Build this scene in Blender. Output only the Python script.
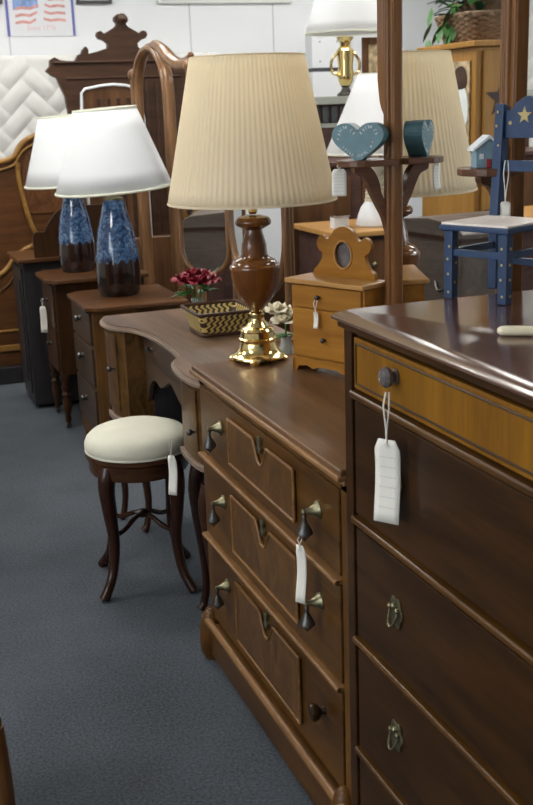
import bpy, bmesh, math, random
from mathutils import Vector, Matrix, Euler
from mathutils.geometry import tessellate_polygon
random.seed(7)
PI = math.pi
for o in list(bpy.data.objects):
    bpy.data.objects.remove(o)
SC = bpy.context.scene
COL = SC.collection

# ------------------------------------------------------------ camera
cam_d = bpy.data.cameras.new('camera')
cam = bpy.data.objects.new('camera', cam_d)
COL.objects.link(cam)
cr, cu, cf = Vector((0.936, -0.350, -0.035)), Vector((0.124, 0.236, 0.964)), Vector((0.329, 0.907, -0.264))
cf.normalize(); cr = (cr - cr.dot(cf) * cf).normalized(); cu = cr.cross(cf)
M = Matrix((cr, cu, -cf)).transposed().to_4x4()
M.translation = Vector((0, 0, 1.5))
cam.matrix_world = M
cam_d.sensor_fit = 'VERTICAL'; cam_d.sensor_height = 36; cam_d.sensor_width = 24
cam_d.lens = 36 * 1080 / 805
cam_d.clip_start = 0.02
cam_d.dof.use_dof = True
cam_d.dof.focus_distance = 2.5
cam_d.dof.aperture_fstop = 9.0
SC.camera = cam
SC.view_settings.view_transform = 'Standard'
SC.view_settings.look = 'None'
SC.view_settings.exposure = 0.0
SC.view_settings.gamma = 1.0
SC.view_settings.use_curve_mapping = False
w = bpy.data.worlds.new('world'); SC.world = w; w.use_nodes = True
w.node_tree.nodes['Background'].inputs[0].default_value = (0.8, 0.88, 1.0, 1)
w.node_tree.nodes['Background'].inputs[1].default_value = 0.05
# ceiling lights: (x, y, strength) of every recessed fluorescent panel
PANELS = [(0.9, 6.1, 11.5), (2.9, 6.1, 11.5), (-1.4, 6.1, 11.0), (0.45, 4.5, 19.0), (2.9, 3.9, 16.0), (-1.4, 3.9, 19.0), (2.9, 1.7, 12.0), (-1.4, 1.7, 15.0), (4.6, 5.2, 14.0)]
LIGHT_COL = (1.0, 0.985, 0.94, 1)
FILL_STRENGTH = 5.5  # glow of the added, unseen window on the left wall

# ------------------------------------------------------------ materials
def newmat(name):
    m = bpy.data.materials.new(name); m.use_nodes = True
    nt = m.node_tree
    return m, nt, nt.nodes['Principled BSDF']
def S(b, **k):
    names = dict(col='Base Color', rough='Roughness', metal='Metallic', trans='Transmission Weight', coat='Coat Weight', sub='Subsurface Weight', spec='Specular IOR Level', coatr='Coat Roughness', sheen='Sheen Weight')
    for a, v in k.items():
        if a == 'col' and len(v) == 3: v = (*v, 1)
        b.inputs[names[a]].default_value = v
def plain(name, col, rough=0.5, noise=0.08, nscale=30, bump=0.0, bscale=200, **k):
    m, nt, b = newmat(name)
    S(b, col=col, rough=rough, **k)
    tc = nt.nodes.new('ShaderNodeTexCoord')
    if noise:
        n = nt.nodes.new('ShaderNodeTexNoise'); n.inputs['Scale'].default_value = nscale; n.inputs['Detail'].default_value = 4
        r = nt.nodes.new('ShaderNodeValToRGB')
        r.color_ramp.elements[0].position = 0.3; r.color_ramp.elements[1].position = 0.7
        r.color_ramp.elements[0].color = (*[c * (1 - noise) for c in col[:3]], 1)
        r.color_ramp.elements[1].color = (*[min(1, c * (1 + noise)) for c in col[:3]], 1)
        nt.links.new(tc.outputs['Object'], n.inputs['Vector']); nt.links.new(n.outputs['Fac'], r.inputs['Fac'])
        nt.links.new(r.outputs['Color'], b.inputs['Base Color'])
    if bump:
        n2 = nt.nodes.new('ShaderNodeTexNoise'); n2.inputs['Scale'].default_value = bscale
        bp = nt.nodes.new('ShaderNodeBump'); bp.inputs['Strength'].default_value = bump; bp.inputs['Distance'].default_value = 0.01
        nt.links.new(tc.outputs['Object'], n2.inputs['Vector']); nt.links.new(n2.outputs['Fac'], bp.inputs['Height'])
        nt.links.new(bp.outputs['Normal'], b.inputs['Normal'])
    return m
def wood(name, dark, light, axis='Y', rough=0.32, scale=1.0, coat=0.25, burl=False):
    m, nt, b = newmat(name)
    tc = nt.nodes.new('ShaderNodeTexCoord'); mp = nt.nodes.new('ShaderNodeMapping')
    s = [14 * scale] * 3
    s['XYZ'.index(axis)] = (8 if burl else 1.3) * scale
    mp.inputs['Scale'].default_value = s
    n = nt.nodes.new('ShaderNodeTexNoise'); n.inputs['Scale'].default_value = 1.0; n.inputs['Detail'].default_value = 8; n.inputs['Distortion'].default_value = 2.2 if burl else 0.7
    n.inputs['Roughness'].default_value = 0.65
    f = nt.nodes.new('ShaderNodeTexNoise'); f.inputs['Scale'].default_value = 9.0; f.inputs['Detail'].default_value = 3
    mx = nt.nodes.new('ShaderNodeMath'); mx.operation = 'MULTIPLY_ADD'; mx.inputs[1].default_value = 0.35
    r = nt.nodes.new('ShaderNodeValToRGB')
    r.color_ramp.elements[0].position = 0.42; r.color_ramp.elements[0].color = (*dark, 1)
    r.color_ramp.elements[1].position = 0.88; r.color_ramp.elements[1].color = (*light, 1)
    L = nt.links.new
    L(tc.outputs['Object'], mp.inputs['Vector']); L(mp.outputs['Vector'], n.inputs['Vector']); L(mp.outputs['Vector'], f.inputs['Vector'])
    L(f.outputs['Fac'], mx.inputs[0]); L(n.outputs['Fac'], mx.inputs[2]); L(mx.outputs[0], r.inputs['Fac']); L(r.outputs['Color'], b.inputs['Base Color'])
    bp = nt.nodes.new('ShaderNodeBump'); bp.inputs['Strength'].default_value = 0.06; bp.inputs['Distance'].default_value = 0.004
    L(n.outputs['Fac'], bp.inputs['Height']); L(bp.outputs['Normal'], b.inputs['Normal'])
    S(b, rough=rough, coat=coat * .45 if coat < .55 else coat, coatr=0.15, spec=0.22)
    return m
def shade_cloth(name, col, fac=0.45):
    m, nt, b = newmat(name)
    S(b, col=col, rough=0.9, spec=0.1)
    tr = nt.nodes.new('ShaderNodeBsdfTranslucent'); tr.inputs['Color'].default_value = (*col, 1)
    mx = nt.nodes.new('ShaderNodeMixShader'); mx.inputs[0].default_value = fac
    out = nt.nodes['Material Output']
    nt.links.new(b.outputs[0], mx.inputs[1]); nt.links.new(tr.outputs[0], mx.inputs[2]); nt.links.new(mx.outputs[0], out.inputs['Surface'])
    return m
MT = {}
MT['walnut'] = wood('walnut', (0.029, 0.0115, 0.0026), (0.122, 0.053, 0.0115), 'Y')
MT['walnut_v'] = wood('walnut upright', (0.037, 0.015, 0.0035), (0.15, 0.066, 0.015), 'Z')
MT['walnut_burl'] = wood('walnut burl', (0.034, 0.015, 0.005), (0.16, 0.074, 0.022), 'Z', burl=True)
MT['walnut_top'] = wood('walnut top', (0.062, 0.028, 0.012), (0.175, 0.09, 0.042), 'Y', rough=0.38, coat=0.35)
MT['edge'] = wood('worn moulding', (0.1, 0.046, 0.014), (0.3, 0.155, 0.062), 'Y', rough=0.3, coat=0.4)
MT['mahog'] = wood('mahogany', (0.012, 0.0048, 0.0014), (0.054, 0.022, 0.005), 'Y', rough=0.35)
MT['mahog_top'] = wood('mahogany top', (0.052, 0.018, 0.008), (0.135, 0.055, 0.026), 'Y', rough=0.2, coat=0.8)
MT['lit_honey_ven'] = wood('lit honey veneer', (0.125, 0.048, 0.003), (0.25, 0.11, 0.008), 'Z', rough=0.45, coat=0)  # paler partly as veneer, partly with light from above put into the colour
MT['oak_dark'] = wood('dark brown oak', (0.02, 0.008, 0.003), (0.075, 0.032, 0.011), 'Z', rough=0.4)
MT['oak_top'] = wood('brown oak top', (0.05, 0.02, 0.008), (0.145, 0.064, 0.025), 'X', rough=0.3, coat=0.4)
MT['chest_side'] = wood('brown chest side', (0.06, 0.025, 0.007), (0.19, 0.088, 0.025), 'Z', rough=0.4)
MT['grey_front'] = wood('greyed drawer fronts', (0.026, 0.015, 0.009), (0.095, 0.058, 0.036), 'Y', rough=0.4)
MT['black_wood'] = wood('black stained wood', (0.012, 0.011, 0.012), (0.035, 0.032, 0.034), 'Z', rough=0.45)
MT['dark_leg'] = wood('dark leg', (0.008, 0.004, 0.003), (0.045, 0.016, 0.008), 'Z', rough=0.25, coat=0.5)
MT['desk_top'] = wood('worn desk top', (0.058, 0.033, 0.02), (0.185, 0.112, 0.072), 'Y', rough=0.35, scale=0.8)
MT['desk_edge'] = wood('worn desk edge', (0.11, 0.075, 0.052), (0.3, 0.225, 0.17), 'Y', rough=0.3)
MT['flame'] = wood('flame veneer', (0.025, 0.011, 0.003), (0.13, 0.062, 0.018), 'Z', burl=True, rough=0.35)
MT['pine'] = wood('amber pine', (0.23, 0.09, 0.01), (0.4, 0.175, 0.024), 'X', rough=0.4)
MT['pine_top'] = wood('pale pine top', (0.36, 0.17, 0.045), (0.54, 0.3, 0.105), 'X', rough=0.4)
MT['pine_wardrobe'] = wood('pine wardrobe', (0.26, 0.12, 0.022), (0.42, 0.215, 0.05), 'Z', rough=0.5)
MT['post'] = wood('red brown post', (0.085, 0.032, 0.009), (0.215, 0.09, 0.027), 'Z', rough=0.35)
MT['shelf'] = wood('bracket shelf', (0.06, 0.025, 0.014), (0.16, 0.07, 0.035), 'X', rough=0.35)
MT['bed'] = wood('bed walnut', (0.045, 0.018, 0.007), (0.135, 0.056, 0.02), 'X', rough=0.4)
MT['bed_burl'] = wood('bed burl', (0.05, 0.02, 0.008), (0.15, 0.062, 0.023), 'Z', rough=0.4, burl=True)
MT['gold_mould'] = wood('golden carved moulding', (0.15, 0.07, 0.014), (0.34, 0.185, 0.05), 'X', rough=0.35)
MT['vict'] = wood('victorian dark walnut', (0.022, 0.011, 0.007), (0.075, 0.036, 0.02), 'X', rough=0.45)
MT['vict_panel'] = wood('victorian panel', (0.05, 0.022, 0.009), (0.15, 0.07, 0.03), 'Z', rough=0.45)
MT['mirror_wood'] = wood('mirror frame wood', (0.085, 0.038, 0.014), (0.25, 0.13, 0.058), 'Z', rough=0.3, coat=0.5)
MT['lamp_wood'] = wood('turned lamp wood', (0.06, 0.018, 0.004), (0.19, 0.066, 0.012), 'Z', rough=0.16, coat=0.8)
MT['plum_wood'] = wood('plum brown wood', (0.04, 0.022, 0.020), (0.11, 0.06, 0.05), 'X', rough=0.45)
MT['stool_wood'] = wood('stool wood', (0.02, 0.009, 0.005), (0.09, 0.036, 0.014), 'X', rough=0.25, coat=0.5)
MT['brass'] = plain('polished brass', (0.80, 0.62, 0.28), 0.16, noise=0.1, nscale=12, metal=1.0)
MT['old_brass'] = plain('tarnished brass', (0.22, 0.20, 0.12), 0.38, noise=0.4, nscale=80, metal=0.85)
MT['iron'] = plain('dark bronze', (0.09, 0.085, 0.08), 0.35, noise=0.4, nscale=80, metal=0.8)
MT['knob_glass'] = plain('grey glass knob', (0.16, 0.14, 0.14), 0.12, noise=0.3, nscale=60, metal=0.3)
MT['mirror'] = plain('mirror glass', (0.86, 0.87, 0.87), 0.01, noise=0, metal=1.0)
MT['backing'] = plain('mirror backing', (0.10, 0.06, 0.04), 0.7)
MT['white_shade'] = shade_cloth('white lamp shade cloth', (0.90, 0.91, 0.92))
MT['cream_trim'] = plain('cream shade trim', (0.70, 0.70, 0.56), 0.8, noise=0.02)
MT['cream_shade'] = shade_cloth('cream pleated cloth', (0.98, 0.89, 0.70), 0.5)
MT['seat_cream'] = plain('cream seat cloth', (0.60, 0.58, 0.47), 0.7, noise=0.05, nscale=14, bump=0.1, bscale=400)
MT['tag'] = plain('price tag card', (0.76, 0.73, 0.66), 0.7, noise=0.03)
MT['ink'] = plain('faint pen writing', (0.42, 0.42, 0.45), 0.8, noise=0)
MT['string'] = plain('white cotton string', (0.72, 0.69, 0.62), 0.9, noise=0.1, nscale=300)
MT['navy'] = plain('navy paint', (0.013, 0.040, 0.105), 0.42, noise=0.2, nscale=40)
MT['gold_paint'] = plain('gold paint', (0.48, 0.37, 0.15), 0.5, noise=0.1)
MT['seat_white'] = plain('white washed seat', (0.86, 0.76, 0.69), 0.5, noise=0.06, nscale=60)
MT['teal'] = plain('teal paint', (0.075, 0.175, 0.205), 0.42, noise=0.15, nscale=40)
MT['teal_side'] = plain('teal paint, dark', (0.02, 0.075, 0.095), 0.45, noise=0.15, nscale=40)
MT['white_paint'] = plain('white paint', (0.75, 0.78, 0.80), 0.6, noise=0.03)
MT['house_blue'] = plain('pale blue paint', (0.20, 0.30, 0.36), 0.6, noise=0.12, nscale=80)
MT['red_paint'] = plain('red paint', (0.36, 0.03, 0.035), 0.5)
MT['ivory'] = plain('ivory plastic', (0.80, 0.72, 0.52), 0.3, noise=0.03)
MT['rose'] = plain('dark red petals', (0.22, 0.006, 0.02), 0.55, noise=0.35, nscale=50)
MT['leaf'] = plain('green leaves', (0.05, 0.16, 0.035), 0.5, noise=0.35, nscale=30)
MT['leaf_dark'] = plain('dark green leaves', (0.02, 0.07, 0.03), 0.5, noise=0.4, nscale=30)
MT['petal_white'] = plain('ivory petals', (0.80, 0.74, 0.58), 0.6, noise=0.05)
MT['wicker'] = plain('brown wicker', (0.17, 0.10, 0.05), 0.6, noise=0.4, nscale=60)
MT['wicker_white'] = plain('cream woven rope', (0.66, 0.60, 0.47), 0.7, noise=0.15, nscale=90)
MT['carpet_trim'] = plain('dark skirting', (0.05, 0.055, 0.06), 0.6)
MT['pewter'] = plain('chrome', (0.7, 0.7, 0.7), 0.15, noise=0, metal=1.0)
MT['purple'] = plain('purple print', (0.22, 0.13, 0.26), 0.5, noise=0.5, nscale=14)
MT['frame_blk'] = plain('dark frame', (0.05, 0.045, 0.05), 0.4)
MT['flag_blue'] = plain('flag blue', (0.20, 0.30, 0.55), 0.6, noise=0.3, nscale=30)
MT['flag_red'] = plain('flag red', (0.58, 0.29, 0.27), 0.6, noise=0.25, nscale=40)
MT['flag_pink'] = plain('pale red letters', (0.66, 0.45, 0.47), 0.6, noise=0)
MT['poster'] = plain('poster paper', (0.66, 0.67, 0.70), 0.5, noise=0.02)
MT['border_blue'] = plain('poster border blue', (0.12, 0.13, 0.38), 0.5, noise=0.05)
MT['paint_art'] = plain('painted canvas', (0.45, 0.34, 0.2), 0.5, noise=0.7, nscale=25)
MT['glaze_dark'] = plain('dark brown glaze', (0.018, 0.008, 0.006), 0.12, noise=0.4, nscale=25, coat=0.5)
MT['mattress'] = plain('white quilted ticking', (0.66, 0.655, 0.63), 0.85, noise=0.02, nscale=20, bump=0.05, bscale=120)
MT['ceil'] = plain('ceiling tile', (0.72, 0.72, 0.70), 0.9, noise=0.05, nscale=60, bump=0.1)
MT['wall'] = plain('white wall panel', (0.71, 0.725, 0.745), 0.7, noise=0.015, nscale=3)
MT['wall_side'] = plain('off white wall', (0.62, 0.62, 0.60), 0.8, noise=0.02, nscale=3)
MT['seam'] = plain('panel seam', (0.50, 0.51, 0.54), 0.7, noise=0)
MT['grey_brown'] = wood('grey brown chest', (0.055, 0.042, 0.034), (0.13, 0.102, 0.085), 'Y', rough=0.5)
MT['slot'] = plain('dark slot', (0.05, 0.055, 0.06), 0.6)
MT['grey_green'] = plain('grey green paint', (0.34, 0.36, 0.32), 0.6)

def carpet():
    m, nt, b = newmat('blue grey carpet')
    tc = nt.nodes.new('ShaderNodeTexCoord')
    n = nt.nodes.new('ShaderNodeTexNoise'); n.inputs['Scale'].default_value = 130; n.inputs['Detail'].default_value = 3
    n2 = nt.nodes.new('ShaderNodeTexNoise'); n2.inputs['Scale'].default_value = 3; n2.inputs['Detail'].default_value = 4
    a = nt.nodes.new('ShaderNodeMath'); a.operation = 'MULTIPLY_ADD'; a.inputs[1].default_value = 0.45
    r = nt.nodes.new('ShaderNodeValToRGB')
    r.color_ramp.elements[0].position = 0.45; r.color_ramp.elements[0].color = (0.036, 0.0415, 0.049, 1)
    r.color_ramp.elements[1].position = 1.0; r.color_ramp.elements[1].color = (0.100, 0.114, 0.132, 1)
    L = nt.links.new
    L(tc.outputs['Object'], n.inputs['Vector']); L(tc.outputs['Object'], n2.inputs['Vector'])
    L(n2.outputs['Fac'], a.inputs[0]); L(n.outputs['Fac'], a.inputs[2]); L(a.outputs[0], r.inputs['Fac']); L(r.outputs['Color'], b.inputs['Base Color'])
    bp = nt.nodes.new('ShaderNodeBump'); bp.inputs['Strength'].default_value = 0.35; bp.inputs['Distance'].default_value = 0.01
    L(n.outputs['Fac'], bp.inputs['Height']); L(bp.outputs['Normal'], b.inputs['Normal'])
    S(b, rough=0.95, spec=0.15)
    return m
MT['carpet'] = carpet()
def glaze():
    m, nt, b = newmat('blue drip glaze')
    tc = nt.nodes.new('ShaderNodeTexCoord')
    v = nt.nodes.new('ShaderNodeTexNoise'); v.inputs['Scale'].default_value = 38; v.inputs['Detail'].default_value = 6; v.inputs['Distortion'].default_value = 1.5
    r = nt.nodes.new('ShaderNodeValToRGB')
    r.color_ramp.elements[0].position = 0.35; r.color_ramp.elements[0].color = (0.008, 0.022, 0.08, 1)
    r.color_ramp.elements[1].position = 0.72; r.color_ramp.elements[1].color = (0.16, 0.30, 0.47, 1)
    e = r.color_ramp.elements.new(0.52); e.color = (0.04, 0.11, 0.25, 1)
    L = nt.links.new
    L(tc.outputs['Object'], v.inputs['Vector']); L(v.outputs['Fac'], r.inputs['Fac']); L(r.outputs['Color'], b.inputs['Base Color'])
    S(b, rough=0.12, coat=0.6)
    return m
MT['glaze'] = glaze()
def chevron():
    m, nt, b = newmat('chevron woven strips')
    tc = nt.nodes.new('ShaderNodeTexCoord'); sx = nt.nodes.new('ShaderNodeSeparateXYZ')
    L = nt.links.new
    L(tc.outputs['Object'], sx.inputs[0])
    def mth(op, a, bb=None):
        n = nt.nodes.new('ShaderNodeMath'); n.operation = op
        for i, v in enumerate((a, bb)):
            if v is None: continue
            if isinstance(v, (int, float)): n.inputs[i].default_value = v
            else: L(v, n.inputs[i])
        return n.outputs[0]
    u = mth('ADD', sx.outputs['X'], sx.outputs['Y'])
    zz = mth('PINGPONG', mth('MULTIPLY', sx.outputs['Z'], 1.0), 0.0095)
    t = mth('FRACT', mth('MULTIPLY', mth('ADD', u, zz), 1 / 0.020))
    r = nt.nodes.new('ShaderNodeValToRGB'); r.color_ramp.interpolation = 'CONSTANT'
    r.color_ramp.elements[0].color = (0.62, 0.46, 0.15, 1)
    r.color_ramp.elements[1].position = 0.5; r.color_ramp.elements[1].color = (0.035, 0.018, 0.012, 1)
    L(t, r.inputs['Fac']); L(r.outputs['Color'], b.inputs['Base Color']); S(b, rough=0.4)
    return m
MT['chevron'] = chevron()
def emit(name, col, s):
    m, nt, b = newmat(name)
    S(b, col=(0.9, 0.9, 0.9)); b.inputs['Emission Color'].default_value = col; b.inputs['Emission Strength'].default_value = s
    return m

def emit_fill():
    return emit('window fill light', (0.88, 0.94, 1.0, 1), FILL_STRENGTH)  # glowing sheet for the added fill window

# ------------------------------------------------------------ geometry helpers
class G:
    def __init__(s): s.bm = bmesh.new()
    def box(s, x0, x1, y0, y1, z0, z1, mat=None):
        vs = [s.bm.verts.new((x, y, z)) for x in (x0, x1) for y in (y0, y1) for z in (z0, z1)]
        for f in ((0, 1, 3, 2), (4, 6, 7, 5), (0, 4, 5, 1), (2, 3, 7, 6), (0, 2, 6, 4), (1, 5, 7, 3)):
            s.bm.faces.new([vs[i] for i in f])
        if mat: bmesh.ops.transform(s.bm, matrix=mat, verts=vs)
        return s
    def prism(s, pts, a, b, plane='YZ', mat=None):
        """closed 2-D outline pushed from a to b along the third axis"""
        def P(p, t):
            return {'YZ': (t, p[0], p[1]), 'XZ': (p[0], t, p[1]), 'XY': (p[0], p[1], t)}[plane]
        A = [s.bm.verts.new(P(p, a)) for p in pts]; B = [s.bm.verts.new(P(p, b)) for p in pts]
        n = len(pts)
        for i in range(n):
            s.bm.faces.new((A[i], B[i], B[(i + 1) % n], A[(i + 1) % n]))
        for t3 in tessellate_polygon([[Vector((p[0], p[1], 0)) for p in pts]]):
            try: s.bm.faces.new([A[q] for q in t3]); s.bm.faces.new([B[q] for q in t3][::-1])
            except ValueError: pass
        if mat: bmesh.ops.transform(s.bm, matrix=mat, verts=A + B)
        return s
    def lathe(s, prof, loc=(0, 0, 0), seg=32, mat=None, pleat=0, amp=0, cap=True, sq=None):
        """prof = [(radius, z)]; optional pleats"""
        rings = []; allv = []
        for (r, z) in prof:
            ring = []
            for k in range(seg):
                a = 2 * PI * k / seg
                rr = r * (1 + (amp * math.cos(pleat * a) if pleat else 0))
                if sq: rr *= 1 / max(abs(math.cos(a)) ** sq + abs(math.sin(a)) ** sq, 1e-6) ** (1 / sq)
                ring.append(s.bm.verts.new((loc[0] + rr * math.cos(a), loc[1] + rr * math.sin(a), loc[2] + z)))
            rings.append(ring); allv += ring
        for a, b in zip(rings, rings[1:]):
            for k in range(seg):
                s.bm.faces.new((a[k], a[(k + 1) % seg], b[(k + 1) % seg], b[k]))
        if cap:
            if prof[0][0] > 1e-4: s.bm.faces.new(rings[0][::-1])
            if prof[-1][0] > 1e-4: s.bm.faces.new(rings[-1])
        if mat: bmesh.ops.transform(s.bm, matrix=mat, verts=allv)
        return s
    def tube(s, pts, r, seg=8, closed=False, flat=1.0):
        pts = [Vector(p) for p in pts]; n = len(pts)
        rs = r if isinstance(r, (list, tuple)) else [r] * n
        rings = []; prev = None
        for i, p in enumerate(pts):
            if closed: t = pts[(i + 1) % n] - pts[i - 1]
            else: t = pts[min(i + 1, n - 1)] - pts[max(i - 1, 0)]
            t.normalize()
            if prev is None:
                u = t.cross(Vector((0, 0, 1)))
                if u.length < 0.1: u = t.cross(Vector((0, 1, 0)))
            else: u = prev - prev.dot(t) * t
            u.normalize(); prev = u; v = t.cross(u)
            rings.append([s.bm.verts.new(p + rs[i] * (math.cos(2 * PI * k / seg) * u + flat * math.sin(2 * PI * k / seg) * v)) for k in range(seg)])
        m = n if closed else n - 1
        for i in range(m):
            a, b = rings[i], rings[(i + 1) % n]
            for k in range(seg):
                s.bm.faces.new((a[k], a[(k + 1) % seg], b[(k + 1) % seg], b[k]))
        if not closed:
            s.bm.faces.new(rings[0][::-1]); s.bm.faces.new(rings[-1])
        return s
    def ball(s, c, r, sc=(1, 1, 1), seg=12):
        m = Matrix.Translation(c) @ Matrix.Diagonal((*sc, 1))
        bmesh.ops.create_uvsphere(s.bm, u_segments=seg, v_segments=seg // 2 + 2, radius=r, matrix=m)
        return s
    def grid(s, f, nu, nv, closeu=False):
        vs = [[s.bm.verts.new(f(i / nu, j / nv)) for j in range(nv + 1)] for i in range(nu + (0 if closeu else 1))]
        N = len(vs)
        for i in range(nu):
            for j in range(nv):
                s.bm.faces.new((vs[i][j], vs[(i + 1) % N][j], vs[(i + 1) % N][j + 1], vs[i][j + 1]))
        return s
    def build(s, name, m, parent=None, bevel=0.0, smooth=None, loc=(0, 0, 0), rz=0.0, subsurf=0, seg=2, solid=0):
        bmesh.ops.recalc_face_normals(s.bm, faces=s.bm.faces[:])
        me = bpy.data.meshes.new(name); s.bm.to_mesh(me); s.bm.free()
        me.materials.append(MT[m] if isinstance(m, str) else m)
        if smooth is not None:
            me.polygons.foreach_set('use_smooth', [True] * len(me.polygons))
            try: me.set_sharp_from_angle(angle=math.radians(smooth))
            except Exception: pass
        o = bpy.data.objects.new(name, me); COL.objects.link(o)
        o.location = loc; o.rotation_euler = (0, 0, rz)
        if solid:
            q = o.modifiers.new('thickness', 'SOLIDIFY'); q.thickness = solid; q.offset = 0
        if bevel:
            q = o.modifiers.new('bevel', 'BEVEL'); q.width = bevel; q.segments = seg; q.limit_method = 'ANGLE'; q.angle_limit = math.radians(40)
        if subsurf:
            q = o.modifiers.new('subsurf', 'SUBSURF'); q.levels = subsurf; q.render_levels = subsurf
        if parent: o.parent = parent
        return o
def tag(o, label, cat, group=None):
    o['label'] = label; o['category'] = cat
    if group: o['group'] = group
    return o
def thing(name, label, cat, loc=(0, 0, 0), rz=0.0, group=None):
    o = bpy.data.objects.new(name, None); COL.objects.link(o)
    o.empty_display_size = 0.1
    o.location = loc; o.rotation_euler = (0, 0, rz)
    return tag(o, label, cat, group)
def struct(g, name, m, **k):
    o = g.build(name, m, **k); o['kind'] = 'structure'; return o
def copy_tree(o, parent=None):
    c = o.copy(); COL.objects.link(c)
    if parent: c.parent = parent
    for ch in [x for x in bpy.data.objects if x.parent == o]:
        copy_tree(ch, c)
    return c
def arc(cx, cz, r, a0, a1, n, rz=None):
    rz = rz or r
    return [(cx + r * math.cos(math.radians(a0 + (a1 - a0) * i / n)), cz + rz * math.sin(math.radians(a0 + (a1 - a0) * i / n))) for i in range(n + 1)]
def smoothpts(pts, n=6, closed=False):
    """Catmull-Rom through points"""
    P = [Vector(p) for p in pts]; out = []; L = len(P)
    for i in range(L if closed else L - 1):
        p0 = P[(i - 1) % L] if (closed or i > 0) else P[0]
        p1 = P[i]; p2 = P[(i + 1) % L]
        p3 = P[(i + 2) % L] if (closed or i + 2 < L) else P[-1]
        for k in range(n):
            t = k / n
            out.append(0.5 * ((2 * p1) + (-p0 + p2) * t + (2 * p0 - 5 * p1 + 4 * p2 - p3) * t * t + (-p0 + 3 * p1 - 3 * p2 + p3) * t ** 3))
    if not closed: out.append(P[-1])
    return out
def smooth2(pts, n=6, closed=False):
    return [(p[0], p[1]) for p in smoothpts([(a, b, 0) for a, b in pts], n, closed)]
def star_pts(cx, cz, r, a0=90, inner=0.42):
    return [(cx + (r if k % 2 == 0 else r * inner) * math.cos(math.radians(a0 + 36 * k)), cz + (r if k % 2 == 0 else r * inner) * math.sin(math.radians(a0 + 36 * k))) for k in range(10)]
def offset_poly(pts, d):
    """inset a closed polygon by d (counter-clockwise positive = inward)"""
    n = len(pts); out = []
    area = sum(pts[i][0] * pts[(i + 1) % n][1] - pts[(i + 1) % n][0] * pts[i][1] for i in range(n))
    sg = 1 if area > 0 else -1
    for i in range(n):
        a, b, c = Vector(pts[i - 1]), Vector(pts[i]), Vector(pts[(i + 1) % n])
        t = (c - a)
        if t.length < 1e-9: out.append(tuple(b)); continue
        t.normalize(); nrm = Vector((-t.y, t.x)) * sg
        out.append((b.x + nrm.x * d, b.y + nrm.y * d))
    return out

# ------------------------------------------------------------ the room
X0, X1, Y0, Y1, ZC = -3.2, 5.6, -2.4, 7.3, 2.85
struct(G().box(X0 - .1, X1 + .1, Y0 - .1, Y1 + .1, -0.1, 0), 'floor', 'carpet')
struct(G().box(X0 - .1, X1 + .1, Y0 - .1, Y1 + .1, ZC, ZC + .1), 'ceiling', 'ceil')
struct(G().box(X0 - .1, X1 + .1, Y1, Y1 + .1, 0, ZC), 'wall_back', 'wall')
struct(G().box(X0 - .1, X1 + .1, Y0 - .1, Y0, 0, ZC), 'wall_front', 'wall_side')
struct(G().box(X0 - .1, X0, Y0, -1.6, 0, ZC).box(X0 - .1, X0, 1.9, Y1, 0, ZC).box(X0 - .1, X0, -1.6, 1.9, 0, .9).box(X0 - .1, X0, -1.6, 1.9, 2.4, ZC), 'wall_left', 'wall_side')
wn = struct(G().box(X0 - .08, X0 + .02, -1.6, 1.9, .9, .95).box(X0 - .08, X0 + .02, -1.6, 1.9, 2.35, 2.4).box(X0 - .08, X0 + .02, -1.6, -1.54, .95, 2.35).box(X0 - .08, X0 + .02, 1.84, 1.9, .95, 2.35).box(X0 - .08, X0 + .02, .12, .18, .95, 2.35), 'fill_window_1', 'white_paint')  # unseen window added to brighten upright faces turned to the left
G().box(X0 - .09, X0 - .07, -1.55, 1.85, .94, 2.36).build('pane', emit_fill(), wn)
struct(G().box(X1, X1 + .1, Y0, Y1, 0, ZC), 'wall_right', 'wall_side')
struct(G().box(X0, X1, Y1 - .015, Y1, 0, .1), 'baseboard_back', 'carpet_trim')
k = 1
for x in (-2.6, -1.39, -0.19, 1.01, 2.204, 2.796, 3.99, 5.2):
    struct(G().box(x - .004, x + .004, Y1 - .004, Y1, .1, ZC), 'trim_%d' % k, 'seam'); k += 1
fx = None
for i, (x, y, s) in enumerate(PANELS):
    t = thing('ceiling_light', ['fluorescent ceiling panel over the ornate dark bed headboard', 'fluorescent ceiling panel over the tall slotted cabinet', 'fluorescent ceiling panel far back left across the aisle',
              'fluorescent ceiling panel over the kneehole vanity desk', 'fluorescent ceiling panel above the rope-based lamp', 'fluorescent ceiling panel above the star wardrobe',
              'fluorescent ceiling panel near front right', 'fluorescent ceiling panel near front left', 'fluorescent ceiling panel by the right wall'][i], 'ceiling light', (x, y, ZC))
    g = G()
    for (a, b, c, d) in ((-.62, .62, -.32, -.29), (-.62, .62, .29, .32), (-.62, -.59, -.29, .29), (.59, .62, -.29, .29)):
        g.box(c, d, a, b, -.03, 0) if False else g.box(a, b, c, d, -.03, 0)
    g.build('frame', 'white_paint', t)
    G().box(-.59, .59, -.29, .29, -.02, -.012).build('diffuser', emit('fluorescent diffuser', LIGHT_COL, s), t)

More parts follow.
